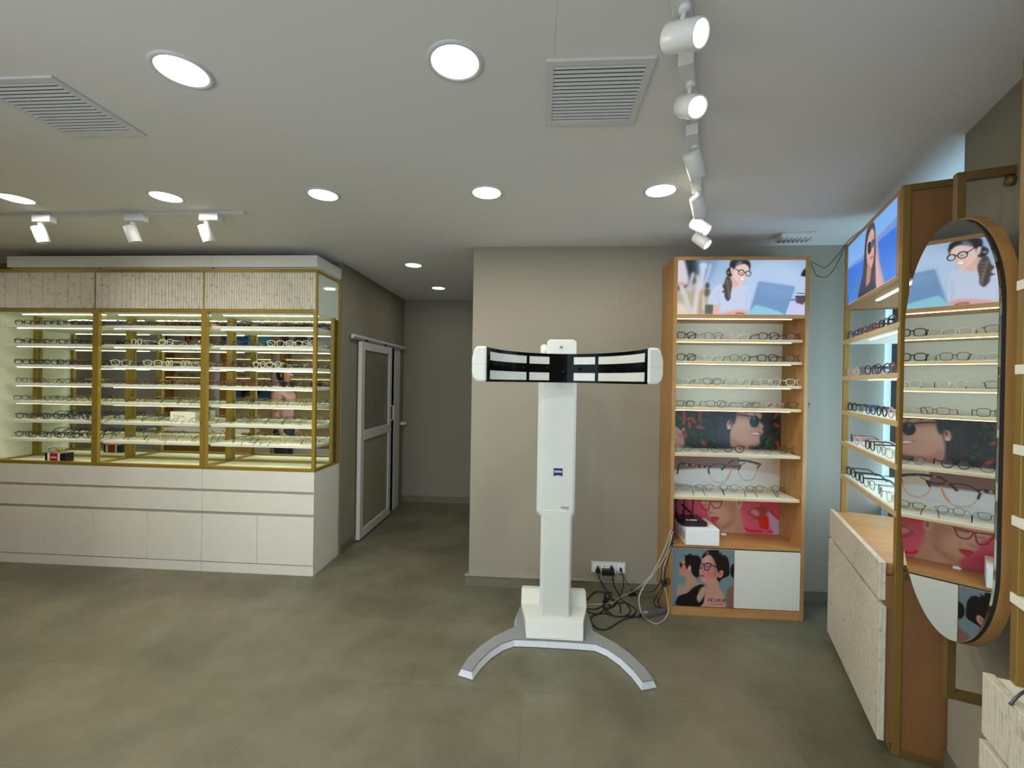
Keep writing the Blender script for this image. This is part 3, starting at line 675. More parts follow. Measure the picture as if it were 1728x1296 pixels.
# spotlights on tracks
hr = .037
HEAD = MB().lathe([(.0001,-.055),(hr-.004,-.055),(hr,-.050),(hr,.052),(hr-.003,.055),(hr-.006,.052),(hr-.008,.046)], 28)
RIMB = MB().lathe([(.0001,.044),(.02,.044),(hr-.0075,.0455)], 28)
def spotlight(loc, dirv, rail_rot, label, group, lit, power, off=(0,0)):
    t = thing('track_spotlight', label, 'spotlight', loc, 0, group)
    ca, sa = math.cos(rail_rot), math.sin(rail_rot)
    rm = Matrix.Rotation(rail_rot, 4, 'Z')
    ad = MB().box(-.034, .014, -.065, .065, -.046, -.002).mul(rm); ad.build('track_adapter', M['plastic'], t, .003)
    dv = Vector(dirv).normalized()
    st = rm @ Vector((0, .035, 0)); hc = st + Vector((off[0], off[1], -.125))
    MB().cyl(st+Vector((0,0,-.040)), st+Vector((0,0,-.062)), .016).cyl(st+Vector((0,0,-.06)), hc-dv*.015+Vector((0,0,.02)), .007).build('stem', M['plastic'], t)
    q = Matrix.Translation(hc) @ dv.to_track_quat('Z', 'Y').to_matrix().to_4x4()
    hm = MB(); hm.add(HEAD.v, HEAD.f, 0, True); hm.mul(q); ho = hm.build('lamp_head', M['plastic'], t)
    lm = MB(); lm.add(RIMB.v, RIMB.f, 0, True); lm.mul(q); lm.build('lens', M['lamp'] if lit else M['gap'], ho)
    l = bpy.data.lights.new('spot_beam', 'SPOT'); l.energy = power; l.spot_size = R(48); l.spot_blend = .6; l.shadow_soft_size = .02; l.color = (1, .96, .86)
    lo = bpy.data.objects.new('spot_beam', l); C.objects.link(lo); lo.parent = t; lo.location = hc+dv*.085; lo.rotation_euler = dv.to_track_quat('-Z', 'Y').to_euler()
rail = thing('lighting_track', 'white ceiling track running away on the right, carrying six spotlights', 'lighting track', ed(-.088, 0, H), -DA, 'ceiling lighting tracks')
MB().box(-.016, .016, .35, 3.25, -.020, 0).build('track_rail', M['metalw'], rail)
rail2 = thing('lighting_track', 'white ceiling track on the left above the glass cabinets, carrying three spotlights', 'lighting track', (0, 2.755, H), 0, 'ceiling lighting tracks')
MB().box(-4.6, -1.97, -.016, .016, -.020, 0).build('track_rail', M['metalw'], rail2); box('end_cap', (-1.97, -1.955, -.018, .018, -.022, 0), M['plastic'], rail2)
g = 'spotlights on the right-hand track'
def ev(a, b, c): return E_*a + D_*b + Vector((0,0,c))
SP = [(1.27, ev(.80,-.42,-.42), 1, 'nearest and largest of the right-hand track, lit face turned right', .02),
      (1.60, ev(.45,-.68,-.55), 1, 'second nearest of the right-hand track, glowing face towards the camera', .0),
      (2.03, ev(.28,.70,-.72), 0, 'third along the right-hand track, turned away and leaning right', 0),
      (2.52, ev(.18,.72,-.72), 0, 'fourth along the right-hand track, turned away, its back end visible', 0),
      (2.84, ev(.72,-.25,-.62), 1, 'fifth along the right-hand track, lit end tipped down to the right', 0),
      (3.12, ev(.70,-.20,-.68), 1, 'last of the right-hand track, just above the bookcase screen', 0)]
for d, dv, lit, lb, o in SP:
    spotlight(ed(-.088, d-.035, H-.018), dv, -DA, 'white cylinder spotlight, ' + lb, g, lit, 9)
g = 'spotlights on the left-hand track'
for x, dx, lb in ((-3.36,.10,'leftmost of the three above the glass cabinets'),(-2.70,.12,'middle one of the three above the glass cabinets'),(-2.18,.10,'rightmost of the three above the glass cabinets, near the track end')):
    spotlight((x, 2.755, H-.018), (dx+.10, .22, -.97), R(90), 'white cylinder spotlight, ' + lb, g, 0, 12)

# ------------------------------------------------------------------ spectacles
FM = {'black': M['black'], 'brown': mat('tortoise brown acetate', (96, 58, 38), .3, noise=.5, nscale=60), 'blue': mat('navy blue acetate', (40, 52, 92), .3, noise=.1),
      'gunmetal': mat('gunmetal wire', (82, 82, 86), .3, .7, noise=.05), 'gold': mat('gold wire', (176, 140, 86), .3, .7, noise=.05), 'clear': mat('pale crystal acetate', (206, 204, 186), .2, noise=.03),
      'burgundy': mat('burgundy acetate', (104, 42, 58), .3, noise=.2, nscale=40), 'pink': mat('pink acetate', (206, 150, 150), .3, noise=.05)}
LN = clear_mat('clear lens', (254, 255, 255), .02)
LD = mat('dark tinted lens', (34, 30, 30), .1, coat=.5)
def outline(kind, sx):
    pts = []
    for i in range(22):
        t = 2*PI*i/22; c, s_ = math.cos(t), math.sin(t)
        if kind == 'round': x, z = .0235*c, .0225*s_
        elif kind == 'rectangular': x, z = .0265*math.copysign(abs(c)**.55, c), .0190*math.copysign(abs(s_)**.6, s_)
        elif kind == 'square': x, z = .0255*math.copysign(abs(c)**.65, c), .0215*math.copysign(abs(s_)**.65, s_)
        else: x, z = .026*math.copysign(abs(c)**.7, c)*(1+.12*s_), .0195*math.copysign(abs(s_)**.7, s_)
        pts.append((sx*.0335+x*(1 if sx > 0 else 1), 0, z))
    return pts
HZ = {'round': .0235, 'rectangular': .0195, 'square': .0225, 'browline': .0205}
SPEC_SCALE = 1.10
cache = {}
def spec_meshes(kind, col, thick, dark):
    key = (kind, col, thick, dark)
    if key in cache: return cache[key]
    r, ry = (.0028, .0030) if thick else (.0015, .0015)
    zc = HZ[kind]+r
    fr = MB()
    for sx in (-1, 1):
        fr.tube([(x, y, z+zc) for x, y, z in outline(kind, sx)], r, 6, True, ry=ry)
        fr.tube([(sx*.059, .0, zc+.010), (sx*.066, .001, zc+.011), (sx*.069, .006, zc+.011)], r*1.3, 6)
    fr.tube([(-.0105, 0, zc+.006), (-.005, -.002, zc+.010), (.005, -.002, zc+.010), (.0105, 0, zc+.006)], r*1.2, 6)
    for sx in (-1, 1): fr.tube([(sx*.010, .002, zc), (sx*.008, .008, zc-.004)], .0012, 5)
    a = fr.build('front_frame', FM[col])
    out = [a]
    for sx in (-1, 1):
        o = [(x*1, 0, z+zc) for x, y, z in outline(kind, sx)]
        ln = MB(); ln.add([(x, -.0005, z) for x, y, z in o] + [(x, .0008, z) for x, y, z in o], [tuple(range(22)), tuple(range(43, 21, -1))] + [(i, (i+1) % 22, 22+(i+1) % 22, 22+i) for i in range(22)])
        out.append(ln.build('lens', LD if dark else LN))
    zt = zc+.011
    for sx in (-1, 1):
        tm = MB()
        P = smooth_path([(sx*.069, .006, zt), (sx*.070, .05, zt), (sx*.068, .095, zt-.001), (sx*.066, .118, zt-.012), (sx*.064, .138, max(.002, zt-.034))], 4)
        n = len(P); k = n-8
        tm.tube(P[:k+1], r*.9, 5, ry=r*1.2 if thick else r)
        tm.tube(P[k:], r*1.25 if thick else .0021, 5, mi=1)
        out.append(tm.build('temple', [FM[col], FM[col] if thick else FM['black']]))
    for o in out: o.hide_render = False
    cache[key] = out
    return out
used = set()
NUM = ['first','second','third','fourth','fifth','sixth','seventh','eighth','ninth','tenth','eleventh','twelfth']
protos = []
def specs(loc, rotz, kind, col, thick, dark, where, group, flip=False):
    key = (kind, col, thick, dark)
    first = key not in cache
    ms = spec_meshes(*key)
    nm = ('dark-lensed ' if dark else '') + col.replace('clear', 'pale clear') + (' ' if thick else ' thin ') + kind + (' sunglasses' if dark else ' glasses')
    t = thing('sunglasses' if dark else 'spectacles', nm + ', ' + where, 'sunglasses' if dark else 'glasses', loc, rotz, group)
    t.scale = (SPEC_SCALE,)*3
    for m in ms:
        if first: c = m
        else: c = m.copy(); C.objects.link(c)
        c.parent = t
    return t
# ------------------------------------------------------------------ left: three glazed cabinets on drawer bases
YF = 3.527
XB = [-4.79, -3.832, -2.850, -1.870]
BN = ['left', 'middle', 'right']
SHZ = [2.083, 1.918, 1.735, 1.569, 1.412, 1.246, 1.081]
for b in range(3):
    x0, x1 = XB[b], XB[b+1]; w = x1-x0
    t = thing('display_cabinet', ['tall white and brass glazed spectacle cabinet, leftmost of three, header of wide boards', 'tall white and brass glazed spectacle cabinet, middle of three along the wall', 'tall white and brass glazed spectacle cabinet, rightmost of three, with a glazed end'][b], 'display cabinet', (x0, YF, 0), 0, 'glazed spectacle cabinets')
    g = .0015
    MB().box(g, w-g, .022, .445, .054, .866).box(g, w-g, .03, .445, 0, .054).build('carcass', M['white'], t)
    box('plinth', (g, w-g, .004, .03, 0, .082), M['white'], t)
    for z0, z1 in ((.700, .866), (.512, .676)):
        box('drawer', (g, w-g, 0, .022, z0, z1), M['white'], t, .0015)
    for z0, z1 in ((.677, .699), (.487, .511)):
        box('gap_shade_strip', (g, w-g, .0145, .022, z0, z1), M['gap'], t)  # grey strip puts the recess shade into colour
    for k in (0, 1): box('door', (g+k*w/2, w/2-g+k*w/2, 0, .022, .088, .486), M['white'], t, .0015)
    # brass frame
    fr = MB(); p = .028
    for x in (0, w-p):
        fr.box(x, x+p, 0, .03, .895, 2.525); fr.box(x, x+p, .305, .333, .895, 2.20)
        fr.box(x, x+p, .03, .445, 2.525, 2.560) if False else None
        fr.box(x, x+p, .03, .305, .867, .893)
    fr.box(0, w, 0, .03, .867, .895).box(0, w, 0, .03, 2.525, 2.560).box(p, w-p, 0, .03, 2.198, 2.226).box(0, w, .305, .333, .867, .893)
    fr.build('brass_frame', M['gold'], t, .002)
    if b == 2:
        MB().box(w-.03, w, .415, .445, .867, 2.56).box(w-.02, w, .03, .415, 2.535, 2.56).box(w-.02, w, .333, .415, .867, .885).build('end_frame', M['gold'], t, .002)
        box('end_pane', (w-.010, w-.004, .03, .415, .893, 2.535), M['glass'], t)
    box('cabinet_floor', (p, w-p, .03, .305, .867, .880), M['whitein'], t)
    if b == 0: box('side_panel', (-.02, 0, 0, .445, .867, 2.56), M['whitein'], t)
    box('mirror_back', (0, w, .334, .340, .89, 2.2), M['mirror'], t)
    box('header_box', (.002, w-(.012 if b == 2 else .002), .032, .445, 2.19, 2.555), M['whitein'], t)
    # header board with grooves that crowd together towards the right
    hb = MB(); q0 = .009; tot = w-2*q0
    if b == 0: cuts = [k*tot/8 for k in range(9)]
    elif b == 1:
        cuts = []; q = 0
        for k in range(8):
            n = [2,2,3,3,4,4,5,5][k]
            cuts += [k*tot/8+j*tot/8/n for j in range(n)]
        cuts.append(tot)
    else: cuts = [k*tot/44 for k in range(45)]
    for a, c in zip(cuts[:-1], cuts[1:]):
        gw = .0022
        hb.prism([(q0+a+gw, -.004), (q0+a+gw+.001, -.010), (q0+c-gw-.001, -.010), (q0+c-gw, -.004)], 2.222, 2.527)
        hb.box(q0+a, q0+c, -.004, -.0005, 2.222, 2.527)
    hb.build('header_panel', M['marble'], t)
    cx0 = .125 if b == 0 else (.05 if b == 2 else .0)
    cx1 = w+.05 if b == 1 else w+.0 
    if b == 1: cx0 = .0
    MB().box(cx0+.001, cx1-.001, .0, .445, 2.575, 2.672).box(cx0+.01, cx1-.01, .03, .44, 2.560, 2.575).build('cornice', M['white'], t)
    s0 = .07 if b == 0 else .035
    for i, z in enumerate(SHZ):
        s1 = w-.035
        box('shelf', (s0, s1, .043, .325, z-.024, z), M['whitein'], t, .0015)
        box('led_strip', (s0+.05, s1-.02, .085, .092, z-.0275, z-.0242), M['led'], t)
    box('led_strip', (s0+.03, w-.06, .14, .149, 2.186, 2.1898), M['led'], t)

# spectacles standing in the three cabinets
rs = random.Random(11)
ORD = ['top', 'second', 'third', 'fourth', 'fifth', 'sixth', 'lowest']
def style(b, i):
    if b == 0:
        if i < 3: return rs.choice([('rectangular','black',1,0)]*4+[('rectangular','brown',1,0),('square','blue',1,0)]), R(rs.uniform(-5, 8))
        if i < 5: return rs.choice([('rectangular','gunmetal',0,0),('rectangular','gold',0,0),('browline','black',0,0)]), R(rs.uniform(-8, 8))
        return rs.choice([('round','black',1,0),('square','black',1,0),('round','blue',1,0)]), R(rs.uniform(12, 24))
    if b == 1:
        if i == 0: return rs.choice([('square','black',1,0),('round','brown',1,0),('square','blue',1,0)]), R(rs.uniform(-25, 30))
        if i < 3: return rs.choice([('round','clear',1,0),('square','gunmetal',0,0),('rectangular','brown',1,0),('square','clear',1,0)]), R(rs.uniform(-30, 30))
        if i == 3: return rs.choice([('round','gold',0,0),('rectangular','brown',0,0),('square','burgundy',0,0)]), R(rs.uniform(-25, 25))
        return rs.choice([('round','gold',0,0),('rectangular','gunmetal',0,0),('browline','gold',0,0)]), R(180+rs.uniform(-14, 14))
    if i == 0: return rs.choice([('round','black',1,0),('square','blue',1,0),('square','brown',1,0)]), R(rs.uniform(-25, 25))
    if i == 1: return rs.choice([('square','clear',1,0),('rectangular','blue',1,0),('round','gunmetal',0,0)]), R(rs.uniform(-25, 25))
    if i == 2: return rs.choice([('square','black',1,0),('round','clear',1,0),('rectangular','burgundy',1,0)]), R(rs.uniform(-25, 25))
    if i == 3: return rs.choice([('square','burgundy',1,0),('round','brown',1,0),('square','black',1,0)]), R(rs.uniform(-15, 15))
    return rs.choice([('round','gold',0,0),('rectangular','gunmetal',0,0),('browline','gold',0,0)]), R(180+rs.uniform(-14, 14))
for b in range(3):
    x0, x1 = XB[b], XB[b+1]
    for i, z in enumerate(SHZ):
        n = 6 if i != 3 or b != 2 else 5
        a0 = x0+(.16 if b == 0 else .11); a1 = x1-.11
        for k in range(n):
            (kd, col, th, dk_), rz = style(b, i)
            if b == 2 and i == 3 and k == 3: kd, col, th, dk_ = 'round', 'black', 1, 1
            if b == 1 and i == 1 and k == 0: kd, col, th, dk_ = 'square', 'black', 1, 1
            rev = abs(rz) > 2
            y = YF + (.255 if rev else .095) - (0 if rev else .0)
            x = a0+(a1-a0)*k/(n-1)+rs.uniform(-.008, .008)
            if abs(math.sin(rz)) > .2: y = YF+.105+abs(math.sin(rz))*.03
            specs((x, y, z+.0005), rz, kd, col, th, dk_, f'{NUM[k]} from left on the {ORD[i]} shelf of the {BN[b]} glazed cabinet', 'glasses in the three glazed cabinets')

# eyewear case with a pair on top, on the floor of the left cabinet
ec = thing('eyewear_case', 'black, white and red eyewear box on the floor of the leftmost glazed cabinet', 'case', (-4.24, YF+.075, .8805))
w = .195
for a, c, m in ((-.5,-.38,'black'),(-.38,-.27,'printw'),(-.27,.12,'red'),(.12,.22,'printw'),(.22,.5,'black')):
    box({'black': 'end_block', 'printw': 'white_band', 'red': 'red_label'}[m], (a*w, c*w, -.035, .035, 0, .078), M[m], ec, .0015)
text_mesh('CARRERA', .016, M['printw'], 'lettering', ec, Matrix.Translation((-.075*w, -.0356, .040)) @ FRONT, width=.062, bold=.0006)
specs((-4.235, YF+.055, .9590), R(12), 'rectangular', 'black', 0, 0, 'lying on the black and red box in the leftmost glazed cabinet', 'glasses in the three glazed cabinets')
bxs = thing('white_box', 'plain white carton standing on the sixth shelf of the middle glazed cabinet', 'box', (-3.22, YF+.245, SHZ[5]+.0005))
box('carton', (-.115, .115, -.03, .03, 0, .085), M['printw'], bxs, .002); box('lid_band', (.117, .125, -.03, .03, 0, .085), M['whitein'], bxs)
MB().cyl((-.075,-.0305,.045),(-.075,-.0312,.045),.005).box(-.055,.02,-.0312,-.0302,.043,.047).build('printed_mark', M['print'], bxs)

# ------------------------------------------------------------------ oak bookcase with lit screen
def bookcase(loc, label, group, posters, rotz=0):
    t = thing('display_bookcase', label, 'bookcase', loc, rotz, group)
    W = .93; D = .308; T = 2.560; s = .026
    box('side_panel', (0, s, 0, D, 0, T), M['wood'], t, .001); box('side_panel', (W-s, W, 0, D, 0, T), M['wood'], t, .001)
    box('top_board', (s, W-s, 0, D, T-.022, T), M['woodtop'], t, .001); box('middle_board', (s, W-s, 0, D, 2.125, 2.150), M['woodtop'], t, .001); box('plinth', (s, W-s, 0, .02, 0, .062), M['woodtop'], t, .001); box('deck_board', (s, W-s, .0, D-.02, .488, .508), M['woodtop'], t, .001)
    box('back_panel', (s, W-s, D-.02, D, .06, 2.125), M['whitein'], t)
    zs = [1.977, 1.820, 1.651, 1.486, 1.156, .847]
    for i, z in enumerate(zs):
        y0 = .012
        sh = box('shelf', (s, W-s-.006, y0, D-.02, z-.020, z-.002), M['woodedge'], t, .001)
        if posters: box('shelf_liner', (s+.002, W-s-.008, y0+.004, D-.021, z-.002, z), M['whitein'], sh)
        st = box('led_strip', (s+.01, W-s-.07, y0+.026, y0+.031, z-.0235, z-.0202), M['ledw'], t)
    box('led_strip', (s+.01, W-s-.07, .038, .044, 2.1212, 2.1248), M['ledw'], t)
    for k in (0, 1):
        a, c = (s+.001, .452) if k == 0 else (.455, W-s-.001)
        if k == 1 or not posters: box('door', (a, c, .0, .02, .068, .478), M['white'], t, .001)
        else:
            d = box('door', (a, c, .004, .02, .068, .478), M['white'], t)
            pc = pic_two_women().build('door_print', c-a, .410, d, Matrix.Translation(((a+c)/2, .0005, .273)))
            q = (c-a)/1190.
            def px(x, y): return (a+(x-110)*q, -.0002, .478-(y-80)*.410/1096)
            v = px(985, 1045); text_mesh('IDEE', .05, M['print'], 'lettering', d, Matrix.Translation(v) @ FRONT @ Matrix.Scale(.62, 4, (0,1,0)), width=.128, bold=.0002)
            v = px(985, 1118); text_mesh('EYEWEAR', .012, M['print'], 'lettering', d, Matrix.Translation(v) @ FRONT, width=.075)
    box('screen_backing', (s, W-s, .03, .05, 2.15, T-.022), M['dark'], t)
    return t, W, D, s, T
bk, W, D, s, T = bookcase((.935, 3.203, 0), 'tall oak bookcase with a lit picture screen on top, against the back wall', 'oak display cases', True)
pic_laptop().build('lit_screen', W-2*s-.004, T-.022-2.15-.004, bk, Matrix.Translation((W/2, .006, (T-.022+2.15)/2)), emit=1.0, gain=1.0)
pw = W-2*s-.002
pic_chili().build('poster', pw, 1.466-1.158, bk, Matrix.Translation((W/2, D-.0235, (1.466+1.158)/2)), gain=1.0)
pic_tortoise().build('poster', pw, 1.136-.849, bk, Matrix.Translation((W/2, D-.0235, (1.136+.849)/2)))
pic_red_frames().build('poster', pw, .827-.510, bk, Matrix.Translation((W/2, D-.0235, (.827+.510)/2)))
bx, by = .935, 3.203
def brow(z, lst, y, where, flip=0):
    for k, (px, kd, col, th, *rest) in enumerate(lst):
        x = bx+(px-1131)/740*3.22+.003
        specs((x, by+y, z+.0005), R(rest[0] if rest else rs.uniform(-8, 8))+(PI if flip else 0), kd, col, th, 0, f'{NUM[k]} from left on the {where} shelf of the oak bookcase', 'glasses in the oak bookcase')
brow(1.977, [(1156,'square','black',1,4),(1200,'square','gunmetal',0,6),(1241,'rectangular','clear',0,4),(1288,'square','black',1,-4),(1333,'square','burgundy',1,-4)], .06, 'top')
brow(1.820, [(1156,'square','black',1,4),(1200,'rectangular','clear',0,6),(1243,'square','black',0,-6),(1287,'square','black',1,-5),(1332,'square','brown',1,-6)], .06, 'second')
brow(1.651, [(1161,'rectangular','clear',0,5),(1199,'browline','gunmetal',0,6),(1245,'round','clear',0,-4),(1292,'square','clear',0,-6),(1333,'browline','clear',1,-5)], .06, 'third')
brow(1.486, [(1156,'browline','black',0,6),(1206,'square','black',0,-4),(1262,'rectangular','burgundy',0,12),(1300,'rectangular','pink',0,12),(1338,'square','black',0,-14)], .06, 'fourth')
brow(1.156, [(1157,'browline','black',0,16),(1201,'browline','black',0,-10),(1240,'round','black',1,-12),(1286,'round','gunmetal',0,-20),(1330,'round','brown',1,-16)], .10, 'fifth')
brow(.847, [(1160,'rectangular','gold',0,-8),(1202,'browline','gunmetal',0,8),(1244,'round','gunmetal',0,-8),(1287,'browline','black',0,6),(1331,'round','brown',0,-8)], .21, 'sixth', 1)

# carton, router and scrap on the deck of the bookcase
ct = thing('white_carton', 'long white carton lying on the wooden deck of the oak bookcase, under the router', 'box', (1.16, 3.315, .5085), R(0))
MB().prism([(-.115, -.125), (.118, -.125), (.118, .14), (-.115, .14)], 0, .118).build('carton', M['printw'], ct, .003)
cp = MB()
for k in range(3): cp.box(-.1158, -.1150, -.10+k*.035, -.075+k*.035, .03, .09)
cp.build('printed_marks', M['gap'], ct)
ru = thing('wifi_router', 'black router with upright aerials on top of the white carton', 'router', (1.125, 3.33, .6275), R(4))
MB().prism([(-.085, -.10), (.07, -.10), (.085, -.09), (.085, .10), (-.085, .10)], 0, .028).build('router_body', M['black'], ru, .005)
MB().box(-.02, .03, -.05, -.02, .0285, .0290).box(-.05, -.03, -.05, -.025, .0285, .0290).build('white_sticker', M['printw'], ru)
for (x, y, dx, dy) in ((-.07, .09, -.01, .0), (-.02, .095, .005, 0), (.04, .095, .01, .0), (-.085, .0, -.01, .01)):
    MB().tube([(x, y, .015), (x+dx, y+dy, .06), (x+dx*2, y+dy, .20)], .006, 8, ry=.006).build('aerial', M['black'], ru)
MB().tube([(.04, -.07, .03), (.0, .0, .07), (-.045, .06, .115)], .007, 8).build('aerial', M['black'], ru)
pl = MB()
for k in range(4): pl.box(-.10, -.085, -.09+k*.03, -.072+k*.03, .002, .018)
pl.build('plug', M['black'], ru)
sb = thing('crumpled_tissue', 'small crumpled white scrap of paper on the bookcase deck beside the carton', 'scrap', (1.398, 3.42, .5085))
rr = random.Random(5)
bmh = bmesh.new(); bmesh.ops.create_icosphere(bmh, subdivisions=3, radius=1)
for v in bmh.verts:
    k = 1+.25*math.sin(v.co.x*5+1)*math.cos(v.co.y*6)+rr.uniform(-.1, .1); v.co = Vector((v.co.x*.019*k, v.co.y*.014*k, max(-.0095, v.co.z*.010*k)+.0095))
me = bpy.data.meshes.new('scrap'); bmh.to_mesh(me); bmh.free(); me.materials.append(M['printw']); o = bpy.data.objects.new('scrap', me); C.objects.link(o); o.parent = sb

# ------------------------------------------------------------------ right: turned display units
def unit(d0, label, near_panel):
    t = thing('display_unit', label, 'display unit', ed(.754, d0), -DA, 'open brass framed units on the right')
    L = .95; D = .34; p = .03; T = 2.557; ZB = 2.143
    for x in (0, D-p):
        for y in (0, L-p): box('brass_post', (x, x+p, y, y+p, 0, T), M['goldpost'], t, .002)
    for y in (0, L-p):
        for z0, z1 in ((T-p, T), (ZB-.005, ZB+.022), (.80, .826), (0, .03)): box('end_rail', (p, D-p, y, y+p, z0, z1), M['goldin'], t, .002)
    # the header box with its screen
    MB().box(.002, D, p, L-p, ZB, ZB+.022).box(.002, D, p, L-p, T-.022, T).box(D-.02, D, p, L-p, ZB+.022, T-.022).box(.0, .02, p, p+.035, ZB+.022, T-.022).box(.0, .02, L-p-.03, L-p, ZB+.022, T-.022).build('header_box', M['wood'], t, .001)
    pic_sea().build('lit_screen', L-2*p-.067, T-ZB-.048, t, Matrix.Translation((.004, L/2+.0025, (T+ZB)/2)) @ Matrix.Rotation(R(-90), 4, 'Z'), emit=1.0)
    box('led_strip', (.07, .085, .04, .60, ZB-.004, ZB-.0003), M['ledc'], t)
    for i, z in enumerate([1.947, 1.718, 1.500, 1.305, 1.094]):
        sh = box('shelf', (.008, D-.008, .004 if near_panel else .004, L-.004, z-.024, z), M['whitein'], t)
        box('edge_band', (-.004, .008, .004, L-.004, z-.026, z+.0005), M['woodedge'] if near_panel else M['whitein'], sh, .001)
        box('led_strip', (.05, .058, .03, .62, z-.0275, z-.0243), M['ledc'], t)
    if near_panel:
        box('end_panel', (p, D-p, .010, .018, ZB+.022, T-p), M['brown'], t)
        box('end_panel', (p, D-p, .008, .018, .03, .80), M['brown'], t)
        box('end_panel', (-.03, -.0, .003, .03, .05, .80), M['brown'], t)
    # base with counter top, drawer and lower front standing proud of the posts
    MB().box(-.03, .0, .03, L-.01, .056, .835).box(.0, D, p+.001, L-p-.001, .0, .835).build('base_carcass', M['wood'], t)
    box('counter_top', (-.03, D, p+.001, L-.004, .835, .850), M['woodtop'] if near_panel else M['whitein'], t)
    box('drawer', (-.054, -.03, .005, L+.0, .685, .856), M['marble'], t, .002)
    box('lower_front', (-.054, -.03, -.010, L+.01, .056, .662), M['marble'], t, .002)
    return t
u1 = unit(2.51, 'tall brass and oak open display unit in the right corner, blue sea picture on top', True)
u2 = unit(.725, 'near display unit at the photo right edge, showing white counter and shelf ends', False)
def ed_specs(e, d, z, rz, kd, col, th, where, dark=0):
    specs(tuple(ed(e, d, z+.0005)), -DA-PI/2+rz, kd, col, th, dark, where, 'glasses in the right corner unit')
UO = ['top', 'second', 'third', 'fourth', 'lowest']
UN = ['farthest', 'second farthest', 'middle one', 'second nearest', 'nearest']
st = [[('square','blue',1),('square','burgundy',1),('square','burgundy',1),('square','black',1),('square','black',1)],
      [('round','pink',1),('round','gunmetal',0),('square','black',1),('round','black',1),('round','burgundy',1)],
      [('square','black',1),('round','gunmetal',0),('square','blue',1),('round','black',1),('round','pink',1)],
      [('round','blue',0),('round','pink',1),('square','black',1),('round','gunmetal',0),('square','clear',1)],
      [('square','black',1),('square','black',1),('square','gunmetal',0),('round','gunmetal',0),('square','clear',1)]]
for i, z in enumerate([1.947, 1.718, 1.500, 1.305, 1.094]):
    for k in range(5):
        kd, col, th = st[i][k]
        ed_specs(.785, 3.36-k*.175, z, R(rs.uniform(-10, 14)), kd, col, th, f'{UN[k]} on the {UO[i]} shelf of the right corner unit')
ed_specs(.86, 1.52, .8505, R(200), 'square', 'gunmetal', 1, 'lying on the white counter of the nearest unit at the right edge')
specs(tuple(ed(.80, 1.60, 1.9475)), -DA-PI/2, 'round', 'brown', 1, 0, 'on the top shelf of the nearest unit at the right edge', 'glasses in the right corner unit')

# ------------------------------------------------------------------ wall mirror on its brass bracket frame
mr = thing('oval_mirror', 'tall pill-shaped mirror with oak edge, hung on a brass frame between two units', 'mirror', ed(.75, 2.096, 1.508), -DA)
def stadium(hw, hh, n=40):
    pts = []
    for k in range(n+1): a = PI*k/n; pts.append((hw*math.cos(a), hh-hw+hw*math.sin(a)))
    for k in range(n+1): a = PI+PI*k/n; pts.append((hw*math.cos(a), -(hh-hw)+hw*math.sin(a)))
    return pts
A = stadium(.350, .7375); B = stadium(.346, .7335)
MB().prism(B, 0, .006, 'x').build('mirror_glass', M['mirror2'], mr)
rm = MB(); n = len(A)
vs = [(.016, *p) for p in B] + [(.016, *p) for p in A] + [(.046, *p) for p in A] + [(.046, *p) for p in B]
fs = []
for i in range(n):
    j = (i+1) % n
    for k in range(4): fs.append((k*n+i, k*n+j, ((k+1) % 4)*n+j, ((k+1) % 4)*n+i))
rm.add(vs, fs); rm.build('oak_rim', M['wood'], mr)
MB().prism(B, .0062, .03, 'x').build('backing_board', M['dark'], mr)
bf = MB().box(.047, .074, .045, .075, -1.0, .935).box(.074, .205, .045, .075, .905, .935).box(.074, .205, .045, .075, -1.0, -.97)
bf.build('bracket_frame', M['goldin'], mr, .002)
MB().cyl((.185, .06, .885), (.205, .06, .885), .018).build('wall_fixing', M['goldin'], mr)
# ------------------------------------------------------------------ the centring scanner on its column
mc = thing('eye_scanner', 'white standing eye scanner with a curved black-framed camera bar on a column', 'scanner', (.108, 2.82, 0))
def loc2(pts): return [(x-.108, y-2.82) for x, y in pts]
half = [(.125,-.062),(.246,-.115),(.33,-.20),(.405,-.30),(.440,-.405),(.458,-.452),(.520,-.418),(.545,-.385),(.500,-.265),(.44,-.135),(.355,-.01),(.262,.075),(.245,.26),(.20,.34)]
# inner front edge to tips, then back along the outer edge
hp = [(.12,-.100),(.247,-.105),(.312,-.150),(.375,-.230),(.425,-.330),(.457,-.432),(.545,-.402),(.520,-.300),(.460,-.170),(.385,-.062),(.300,.022),(.262,.060),(.262,.20),(.245,.32)]
outl = [(x, y) for x, y in hp] + [(-x, y) for x, y in reversed(hp)]
outl = outl[::-1]
inner = []
nn = len(outl)
for i in range(nn):
    a = Vector(outl[(i-1) % nn]); b = Vector(outl[i]); c = Vector(outl[(i+1) % nn])
    n1 = Vector(((b-a).y, -(b-a).x)).normalized(); n2 = Vector(((c-b).y, -(c-b).x)).normalized()
    nv = (n1+n2); nv = nv/max(.4, nv.length**2/2) if nv.length > 1e-6 else n1
    inner.append(tuple(b - nv*.012*(-1)))
area = sum(outl[i][0]*outl[(i+1) % nn][1]-outl[(i+1) % nn][0]*outl[i][1] for i in range(nn))/2
sg = 1 if area > 0 else -1
inner = []
for i in range(nn):
    a = Vector(outl[(i-1) % nn]); b = Vector(outl[i]); c = Vector(outl[(i+1) % nn])
    n1 = Vector(((b-a).y, -(b-a).x)).normalized()*sg; n2 = Vector(((c-b).y, -(c-b).x)).normalized()*sg
    nv = (n1+n2).normalized()
    k = .014/max(.5, nv.dot(n1)); inner.append(tuple(b-nv*k))
MB().prism(outl, .004, .034, 'z', top=inner).build('base_foot', M['machsill'], mc)
MB().prism(inner, .034, .042, 'z').build('base_cover', M['machgrey'], mc)
